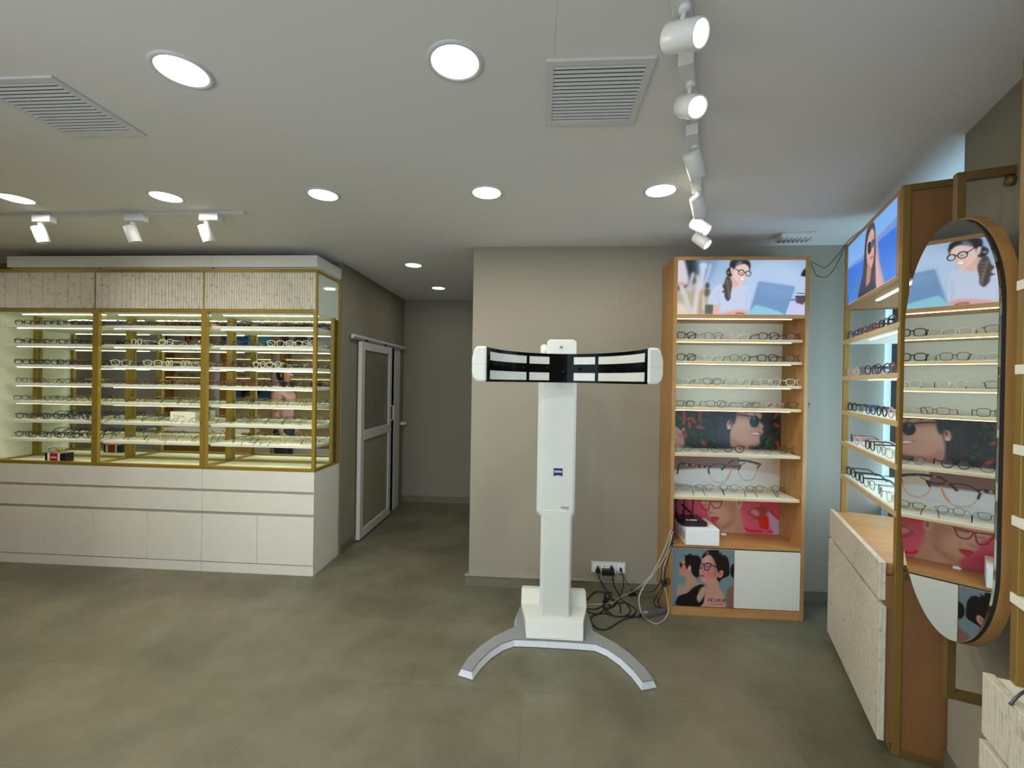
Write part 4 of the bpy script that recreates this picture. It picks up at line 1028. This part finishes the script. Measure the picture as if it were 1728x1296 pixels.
# rubber pads under the feet
for q in ((.48,-.38),(-.48,-.38),(.2,.25),(-.2,.25)): MB().cyl((q[0], q[1], 0), (q[0], q[1], .006), .018).build('foot_pad', M['black'], mc)
# lower housing: upright front, sloping top, wider at the back
hs = MB()
V = [(-.176,-.085,.044),(.180,-.085,.044),(.215,.22,.046),(-.215,.22,.046),(-.183,-.035,.140),(.183,-.035,.140),(.214,.10,.170),(.220,.20,.228),(-.220,.20,.228),(-.214,.10,.170),(.215,.24,.228),(-.215,.24,.228),(.205,.24,.046),(-.205,.24,.046)]
F = [(0,1,5,4),(4,5,6,9),(9,6,7,8),(8,7,10,11),(0,3,13,12,2,1),(1,2,7,6,5),(2,12,10,7),(0,4,9,8,3),(3,8,11,13),(12,13,11,10)]
hs.add(V, F).build('lower_housing', M['mach'], mc, .006)
box('vent_line', (-.080, .070, -.0815, -.078, .056, .060), M['printw'], mc)
MB().prism([(-.075,-.004),(.091,-.004),(.104,.012),(.104,.15),(-.095,.15),(-.095,.012)], .10, .83).build('lower_column', M['mach'], mc, .004)
uc = MB()
prof = [(-.096,0),(.105,0),(.120,.018),(.120,.16),(-.125,.16),(-.125,.03)]
prof0 = [(-.084,0),(.093,0),(.108,.018),(.108,.16),(-.108,.16),(-.108,.03)]
uc.prism(prof0, .785, .812, 'z', top=prof).prism(prof, .812, 1.815)
uc.build('upper_column', M['mach'], mc, .004)
def onfront(x, z, y=-.0006): return Matrix.Translation((x, y, z)) @ FRONT
lg = MB().prism([(-.029,-.026),(-.016,-.0215),(0,-.0195),(.016,-.0215),(.029,-.026),(.029,.026),(-.029,.026)], 0, .0008).mul(onfront(.0095, 1.074, 0))
lo = lg.build('logo_badge', M['navy'], mc)
text_mesh('ZEISS', .016, M['printw'], 'lettering', lo, onfront(.0095, 1.078, -.0012), width=.052, bold=.0005)
text_mesh('VISUFIT', .014, M['print'], 'lettering', mc, onfront(.056, .848), width=.058, bold=.0004)
text_mesh('1000', .009, M['print'], 'lettering', mc, onfront(.071, .834), width=.020)
# the head block behind the bar
MB().prism([(-.075,1.80),(.108,1.80),(.108,1.90),(.092,1.916),(-.060,1.916),(-.075,1.90)], -.085, .08, 'y').build('head_block', M['mach'], mc, .005)
MB().cyl((-.07,.03,1.84),(-.115,.03,1.84),.055, 28).build('pivot_cap', M['mach'], mc, .018)
MB().cyl((.012,-.086,1.872),(.012,-.090,1.872),.009).build('head_screw', M['machgrey'], mc)
# curved bar
cxb = .027; yc = -.10; Rr = .467
cy = yc-Rr                                            # centre of the arc, towards the viewer
TH = math.asin(.436/Rr)
def bar_pt(th, off=0.0): return (cxb+(Rr+off)*math.sin(th), cy+(Rr+off)*math.cos(th))
def zb(th, s):                                        # lower / upper edge, growing a little towards the ends
    k = abs(th)/TH; return (1.649-.002*k) if s < 0 else (1.826+.014*k*k)
def arc_slab(t0, t1, z0f, z1f, o0, o1, n=24):
    m = MB(); vs = []
    for i in range(n+1):
        th = t0+(t1-t0)*i/n
        a = bar_pt(th, o0); b = bar_pt(th, o1); z0 = z0f(th); z1 = z1f(th)
        vs += [(*a, z0), (*b, z0), (*b, z1), (*a, z1)]
    fs = [(0,1,2,3), (n*4+3, n*4+2, n*4+1, n*4)]
    for i in range(n):
        for k in range(4): fs.append((i*4+k, i*4+(k+1) % 4, (i+1)*4+(k+1) % 4, (i+1)*4+k))
    return m.add(vs, fs)
arc_slab(-TH, TH, lambda t: zb(t,-1)+.004, lambda t: zb(t,1)-.004, .008, .055, 48).build('bar_housing', M['mach'], mc, .004)
bz = arc_slab(-TH, TH, lambda t: zb(t,-1), lambda t: zb(t,1), -.002, .008, 48).build('black_bezel', M['gloss'], mc, .002)
def zlerp(th, f): return zb(th,-1)+(zb(th,1)-zb(th,-1))*f
segs = [(-1.139,-0.507),(-0.464,-0.188),(0.137,0.417),(0.463,1.167)]
for t0, t1 in segs:
    arc_slab(t0, t1, lambda t: zlerp(t,.075), lambda t: zlerp(t,.34), -.0035, -.0021, 16).build('light_panel', M['diff'], bz)
    arc_slab(t0, t1, lambda t: zlerp(t,.635), lambda t: zlerp(t,.885), -.0035, -.0021, 16).build('light_panel', M['diff'], bz)
    arc_slab(t0+.012, t1-.012, lambda t: zlerp(t,.37), lambda t: zlerp(t,.61), -.003, -.0021, 16).build('camera_strip', M['gloss'], bz)
for th in (-.9,-.55,-.22,.22,.55,.9):
    a = bar_pt(th, -.0032); b = bar_pt(th, -.006)
    MB().cyl((*a, 1.735), (*b, 1.735), .010).build('camera_lens', M['gloss'], bz)
MB().cyl((*bar_pt(0,-.0032), 1.71), (*bar_pt(0,-.006), 1.71), .012).build('camera_lens', M['gloss'], bz)
for sx in (-1, 1):
    x0 = bar_pt(sx*TH)[0]; y0 = bar_pt(sx*TH)[1]
    P = [(0,1.646),(.052,1.646),(.075,1.668),(.082,1.70),(.082,1.775),(.070,1.825),(.055,1.845),(0,1.845)]
    P = [(x0+sx*p[0]+sx*.003, p[1]) for p in P]
    MB().prism(P, y0-.012, y0+.085, 'y').build('end_cap', M['mach'], mc, .012)
    xs = x0+sx*.04
    MB().box(min(x0, x0+sx*.081), max(x0, x0+sx*.081), y0-.0125, y0-.0118, 1.742, 1.7435).build('seam', M['gap'], mc)

# ------------------------------------------------------------------ wall socket, cords, adapters
so = thing('wall_socket', 'white multi-way wall socket plate with black plugs, low on the wall by the bookcase', 'socket', (.556, 3.52, .190))
MB().box(-.134, .134, -.014, 0, -.044, .044).build('socket_plate', M['plastic'], so, .003)
for k in range(4): box('socket_module', (-.122+k*.062, -.064+k*.062, -.0155, -.0138, -.034, .034), M['printw'], so, .001)
MB().box(-.034, -.026, -.0165, -.0155, .006, .016).build('switch_mark', M['black'], so)
def plug(x, z, name, label):
    t = thing(name, label, 'plug', (.556+x, 3.5045, .190+z))
    MB().prism([(-.021,-.012),(-.012,-.024),(.012,-.024),(.021,-.012),(.004,.026),(-.004,.026)], -.035, 0, 'y').build('plug_body', M['black'], t, .003)
    return t
plug(-.085, -.010, 'power_plug', 'left black three-pin plug in the wall socket by the bookcase')
ad = thing('power_adapter', 'black block adapter plugged into the middle of the wall socket', 'adapter', (.556, 3.5045, .190))
MB().box(-.055, .040, -.045, 0, -.046, -.002).build('adapter_body', M['black'], ad, .006)
MB().prism([(.005,-.004),(.040,-.004),(.026,.024),(.018,.024)], -.03, 0, 'y').build('plug_body', M['black'], ad, .002)
up = thing('usb_plug', 'small black plug at the right end of the wall socket', 'plug', (.648, 3.5045, .186))
MB().box(-.008, .008, -.028, 0, -.014, .012).build('plug_body', M['black'], up, .002)
def lead(name, label, pts, m, r=.0038, cat='cable'):  # cord routes traced from image pixels, projected onto floor, wall and upright planes
    P = [Vector(p) for p in smooth_path(pts, 6)]
    out = []
    for p in P:
        if p.z < .012: p = Vector((p.x, min(p.y, 3.485), r+.0006+ (.012-.009)*0))
        out.append(p)
    o = MB().tube(out, r, 8).build(name, m); tag(o, label, cat, 'cords and cables by the wall socket'); return o
lead('power_lead', 'black cord dropping from the left plug of the wall socket to the floor', [(0.467,3.485,0.172),(0.479,3.485,0.121),(0.508,3.485,0.064),(0.543,3.483,0.009),(0.551,3.39,0.009),(0.495,3.307,0.009),(0.497,3.171,0.009),(0.583,3.13,0.009),(0.692,3.165,0.009)], M['cable'], 0.0042)
lead('power_lead', 'black cord looping across the floor from the socket adapter', [(0.586,3.485,0.149),(0.593,3.485,0.08),(0.617,3.485,0.023),(0.639,3.388,0.009),(0.667,3.302,0.009),(0.672,3.219,0.009),(0.633,3.155,0.009),(0.557,3.128,0.009),(0.511,3.193,0.009),(0.488,3.295,0.009),(0.518,3.387,0.009),(0.581,3.371,0.009),(0.61,3.286,0.009),(0.592,3.181,0.009)], M['cable'], 0.0042)
lead('power_lead', 'thin black cord from the right end of the wall socket', [(0.653,3.485,0.186),(0.669,3.485,0.118),(0.667,3.485,0.06),(0.634,3.422,0.009),(0.598,3.339,0.009),(0.531,3.257,0.009)], M['cable'], 0.0032)
lead('power_lead', 'black cord making the wide front loop on the floor beside the scanner', [(0.702,3.142,0.009),(0.601,3.094,0.009),(0.511,3.002,0.009),(0.445,2.952,0.009),(0.395,2.974,0.009),(0.37,3.053,0.009),(0.393,3.122,0.009),(0.475,3.164,0.009),(0.552,3.127,0.009),(0.688,3.15,0.009)], M['cable'], 0.0046)
lead('power_lead', 'black cord arching from behind the scanner foot along the wall', [(0.341,3.281,0.009),(0.431,3.454,0.009),(0.501,3.509,0.009),(0.525,3.434,0.009),(0.521,3.331,0.009),(0.552,3.259,0.009)], M['cable'], 0.0046)
lead('power_lead', 'black cord running level from the scanner foot into the tangle', [(0.331,3.227,0.009),(0.362,3.219,0.009),(0.431,3.221,0.009),(0.505,3.297,0.009),(0.529,3.246,0.009),(0.486,3.242,0.009)], M['cable'], 0.0042)
lead('power_lead', 'black cord curving lowest from the scanner foot into the tangle', [(0.33,3.216,0.009),(0.401,3.152,0.009),(0.463,3.188,0.009),(0.499,3.254,0.009)], M['cable'], 0.0042)
lead('power_lead', 'black cord curled into the upright loop of the tangle by the skirting', [(0.503,3.363,0.009),(0.537,3.483,0.009),(0.57,3.566,0.009),(0.578,3.487,0.009),(0.553,3.402,0.009),(0.508,3.319,0.009),(0.477,3.251,0.009),(0.517,3.234,0.009),(0.581,3.304,0.009),(0.55,3.379,0.009),(0.493,3.328,0.009)], M['cable'], 0.0042)
lead('power_lead', 'black cord from the tangle to the grey power brick', [(0.583,3.315,0.009),(0.661,3.329,0.009),(0.716,3.233,0.009),(0.682,3.169,0.009)], M['cable'], 0.0042)
lead('data_lead', 'pale grey cable rising from the scanner to the router on the bookcase', [(0.362,3.274,0.009),(0.494,3.296,0.009),(0.563,3.324,0.009),(0.698,3.463,0.009),(0.717,3.2,0.179),(0.78,3.13,0.292),(0.839,3.13,0.398),(0.892,3.13,0.524),(0.918,3.13,0.617),(0.956,3.2,0.615)], M['cableg'], 0.004)
lead('data_lead', 'pale grey cable hanging in a large loop beside the bookcase', [(0.961,3.2,0.605),(0.928,3.13,0.592),(0.893,3.13,0.452),(0.805,3.13,0.314),(0.732,3.05,0.276),(0.685,3.0,0.222),(0.681,2.98,0.168),(0.699,2.98,0.11),(0.766,3.091,0.009),(0.812,3.058,0.009),(0.881,3.111,0.009),(0.913,3.13,0.062),(0.898,3.13,0.185),(0.876,3.13,0.276),(0.88,3.13,0.374),(0.927,3.13,0.515),(0.962,3.18,0.534)], M['cableg'], 0.004)
lead('power_lead', 'black cable hanging from the router and trailing left along the skirting', [(0.959,3.2,0.616),(0.937,3.13,0.556),(0.903,3.13,0.473),(0.869,3.13,0.384),(0.861,3.13,0.286),(0.864,3.25,0.168),(0.843,3.35,0.087),(0.762,3.4,0.065),(0.726,3.551,0.009)], M['cable'], 0.0036)
lead('power_lead', 'black cable hanging straight from the router to the power brick', [(0.956,3.2,0.615),(0.936,3.13,0.577),(0.894,3.13,0.436),(0.88,3.13,0.348),(0.876,3.13,0.287),(0.868,3.15,0.205),(0.824,3.17,0.099),(0.872,3.215,0.038)], M['cable'], 0.0036)
lead('power_lead', 'black cable hanging closest to the bookcase side', [(0.942,3.13,0.546),(0.913,3.13,0.453),(0.89,3.13,0.339),(0.882,3.13,0.246),(0.863,3.13,0.173),(0.854,3.17,0.111),(0.872,3.2,0.06),(0.89,3.226,0.036)], M['cable'], 0.0036)
lead('power_lead', 'thin black lead slanting from the adapter down to the skirting', [(0.609,3.485,0.173),(0.654,3.485,0.152),(0.678,3.485,0.118),(0.707,3.485,0.074),(0.749,3.578,0.009)], M['cable'], 0.0022)
br_ = thing('power_brick', 'grey oblong power brick lying on the floor against the side of the bookcase', 'adapter', (.822, 3.19, 0), R(28))
MB().box(-.10, .10, -.032, .032, 0, .036).build('brick_body', M['greyp'], br_, .008); MB().cyl((-.10,0,.018),(-.15,0,.014),.009, r2=.005).build('strain_relief', M['black'], br_)
box('brick_label', (-.085, -.055, -.02, .005, .036, .0365), M['gap'], br_)
pk = thing('lead_bundle', 'black bundled knot of cable hanging beside the left side of the bookcase', 'cable', (.885, 3.13, .262))
kp = []
for k in range(70):
    a = k*.62; kp.append((.016*math.cos(a)+.004*math.sin(3.1*a), .012*math.sin(a*.7), .020*math.sin(a)+.006*math.cos(2.3*a)))
MB().tube(kp, .0042, 6).build('coil', M['cable'], pk); MB().tube([(.02+.016*math.cos(a), 0, .004+.024*math.sin(a)) for a in [2*PI*i/16 for i in range(16)]], .0035, 6, True).build('loop', M['cable'], pk)
wa = thing('loose_plug', 'loose black plug end on the floor against the skirting below the socket', 'plug', (.735, 3.46, 0), R(20))
MB().box(-.035, .03, -.012, .012, 0, .022).build('plug_body', M['black'], wa, .004)
lead('screen_lead', 'thin black cable looping from the bookcase screen up to the corner unit', [(1.869,3.22,2.534),(1.935,3.25,2.517),(1.961,3.2,2.479),(1.949,3.1,2.501),(1.933,3.0,2.531),(1.915,2.93,2.562)], M['cable'], .0022)
lead('screen_lead', 'thin black cable sagging lowest between the bookcase screen and the corner unit top', [(1.869,3.22,2.530),(1.911,3.25,2.492),(1.907,3.2,2.425),(1.943,3.15,2.405),(1.937,3.05,2.448),(1.923,2.93,2.559),(1.88,2.82,2.562),(1.84,2.68,2.562)], M['cable'], .0022)

# ------------------------------------------------------------------ the rest of the shop, seen in the mirrors
for k, x in enumerate((-3.35, -4.40, -5.45, -6.55)):
    cs, W_, D_2, s_, T_ = bookcase((x+.93/2+.465, .62, 0), ['oak shelf case', 'oak shelf case', 'oak shelf case', 'oak shelf case'][k] + f' reflected in the cabinet mirror, {NUM[k]} along from the right', 'oak display cases', False, PI)
    for j in range(2):
        pic_abstract(k*2+j).build('poster', .42, .36, cs, Matrix.Translation((.03+.22+.44*j, .02, 2.345)))
    if k in (0, 2):
        pic_abstract(k+j+2).build('poster', .84, .30, cs, Matrix.Translation((.465, .280, 1.31)))
    for i, z in enumerate((1.977, 1.820, 1.651, 1.486)):
        for q in range(4):
            kd, col, th = rs.choice([('square','black',1),('round','gold',0),('rectangular','brown',1),('square','gunmetal',0)])
            specs((x+.12+q*.23, .62-.08, z+.0005), PI+R(rs.uniform(-20, 20)), kd, col, th, 0, f'{NUM[q]} on the {ORD[i]} shelf of the {NUM[k]} reflected oak case', 'glasses reflected in the cabinet mirror')
isl = thing('display_table', 'long white topped display table seen in the cabinet mirror', 'table', (-4.6, 2.0, 0), R(12))
box('table_top', (-.7, .7, -.25, .25, .90, .93), M['white'], isl, .004); box('table_body', (-.62, .62, -.2, .2, 0, .90), M['wood'], isl)

# a shop visitor standing left of the frame, back to the cabinets' mirror
def person():
    t = thing('person', 'person with short black hair, dusty pink shirt and dark trousers, seen in the cabinet mirror', 'person', (-3.62, 1.75, 0), R(80))
    def skin(name, nodes, edges, m, parent, sub=2):
        me = bpy.data.meshes.new(name); me.from_pydata([n[0] for n in nodes], edges, []); me.materials.append(m)
        o = bpy.data.objects.new(name, me); C.objects.link(o); o.parent = parent
        o.modifiers.new('skin', 'SKIN'); s = o.modifiers.new('sub', 'SUBSURF'); s.levels = s.render_levels = sub
        for v, n in zip(me.skin_vertices[0].data, nodes): v.radius = n[1] if isinstance(n[1], tuple) else (n[1], n[1])
        me.skin_vertices[0].data[0].use_root = True
        for v in me.skin_vertices[0].data[1:]: v.use_root = False
        for p in me.polygons: p.use_smooth = True
        return o
    N = [((0,0,.98),(.155,.11)), ((0,0,1.15),(.135,.095)), ((0,.0,1.32),(.160,.11)), ((0,.01,1.44),(.14,.09)), ((0,.005,1.51),.058), ((0,-.005,1.57),.058), ((0,-.012,1.62),(.066,.078)), ((0,-.012,1.70),(.074,.088)), ((0,-.008,1.76),(.055,.065))]
    Ed = [(0,1),(1,2),(2,3),(3,4),(4,5),(5,6),(6,7),(7,8)]
    for sx in (-1, 1):
        b = len(N)
        N += [((sx*.10,0,.90),.088), ((sx*.11,-.01,.50),.058), ((sx*.11,.015,.30),.052), ((sx*.11,.01,.085),.038), ((sx*.115,-.07,.035),.036), ((sx*.12,-.15,.025),.028)]
        Ed += [(0,b)] + [(b+i, b+i+1) for i in range(5)]
        a = len(N)
        N += [((sx*.185,.01,1.42),.056), ((sx*.225,.02,1.15),.042), ((sx*.235,-.05,.93),.030), ((sx*.235,-.07,.87),(.040,.020)), ((sx*.233,-.08,.83),(.042,.018))]
        Ed += [(3,a)] + [(a+i, a+i+1) for i in range(4)]
        for k in range(4):
            f0 = len(N); y = -.105+k*.018; ln = (.060,.072,.068,.052)[k]
            N += [((sx*.232,y,.795),.009), ((sx*.226,y-.004,.795-ln*.55),.0085), ((sx*.215,y-.002,.795-ln),.0075)]
            Ed += [(a+4,f0),(f0,f0+1),(f0+1,f0+2)]
        f0 = len(N); N += [((sx*.226,-.125,.865),.011), ((sx*.218,-.145,.835),.010), ((sx*.212,-.150,.808),.0085)]; Ed += [(a+3,f0),(f0,f0+1),(f0+1,f0+2)]
    body = skin('body', N, Ed, M['skin'], t)
    shN = [((0,0,1.00),(.175,.135)), ((0,0,1.15),(.160,.120)), ((0,0,1.32),(.185,.132)), ((0,.01,1.43),(.155,.105)), ((0,.006,1.475),(.075,.07))]; shE = [(0,1),(1,2),(2,3),(3,4)]
    for sx in (-1, 1):
        a = len(shN); shN += [((sx*.190,.01,1.405),.072), ((sx*.215,.018,1.27),.064), ((sx*.225,.02,1.17),.062)]; shE += [(3,a),(a,a+1),(a+1,a+2)]
    skin('shirt', shN, shE, M['pink'], t)
    trN = [((0,0,1.0),(.165,.125)), ((0,0,.93),(.170,.13))]; trE = [(0,1)]
    for sx in (-1, 1):
        a = len(trN); trN += [((sx*.10,0,.84),.105), ((sx*.11,-.01,.50),.078), ((sx*.11,.012,.12),.068)]; trE += [(1,a),(a,a+1),(a+1,a+2)]
    skin('trousers', trN, trE, M['navycloth'], t)
    for sx in (-1, 1):
        sh = MB()
        for z, k in ((0,1),(.02,1.02),(.05,.9),(.075,.6)): pass
        sh.prism([(sx*.115-.045,.055),(sx*.115-.05,-.10),(sx*.12-.03,-.19),(sx*.12+.03,-.19),(sx*.115+.05,-.10),(sx*.115+.045,.055)], 0, .065).build('shoe', M['black'], t, .02)
    bm = bmesh.new(); bmesh.ops.create_uvsphere(bm, u_segments=32, v_segments=20, radius=1)
    for v in list(bm.verts):
        if v.co.y < -.25 and v.co.z < .35: bm.verts.remove(v)
    for v in bm.verts: v.co = Vector((v.co.x*.098, -.002+v.co.y*.112, 1.70+v.co.z*(.115 if v.co.z > 0 else .13)))
    me = bpy.data.meshes.new('hair'); bm.to_mesh(me); bm.free(); me.materials.append(M['hair'])
    for p in me.polygons: p.use_smooth = True
    h = bpy.data.objects.new('hair', me); C.objects.link(h); h.parent = t
    sdm = h.modifiers.new('thick', 'SOLIDIFY'); sdm.thickness = .012
    for sx in (-1, 1):
        MB().tube([(sx*.076,-.005,1.70),(sx*.094,.008,1.705),(sx*.096,.010,1.675),(sx*.078,0,1.65)], .009, 8).build('ear', M['skin'], t)
        e = MB(); 
        bmx = MB().lathe([(.0001,-.011),(.008,-.008),(.011,0),(.008,.008),(.0001,.011)], 12, c=(sx*.030,-.090,1.695)); bmx.build('eye', M['printw'], t)
    MB().tube([(0,-.088,1.70),(0,-.108,1.665),(0,-.092,1.655)], .011, 8).build('nose', M['skin'], t)
    MB().tube([(-.022,-.088,1.628),(0,-.096,1.626),(.022,-.088,1.628)], .006, 8).build('mouth', M['pink'], t)
person()
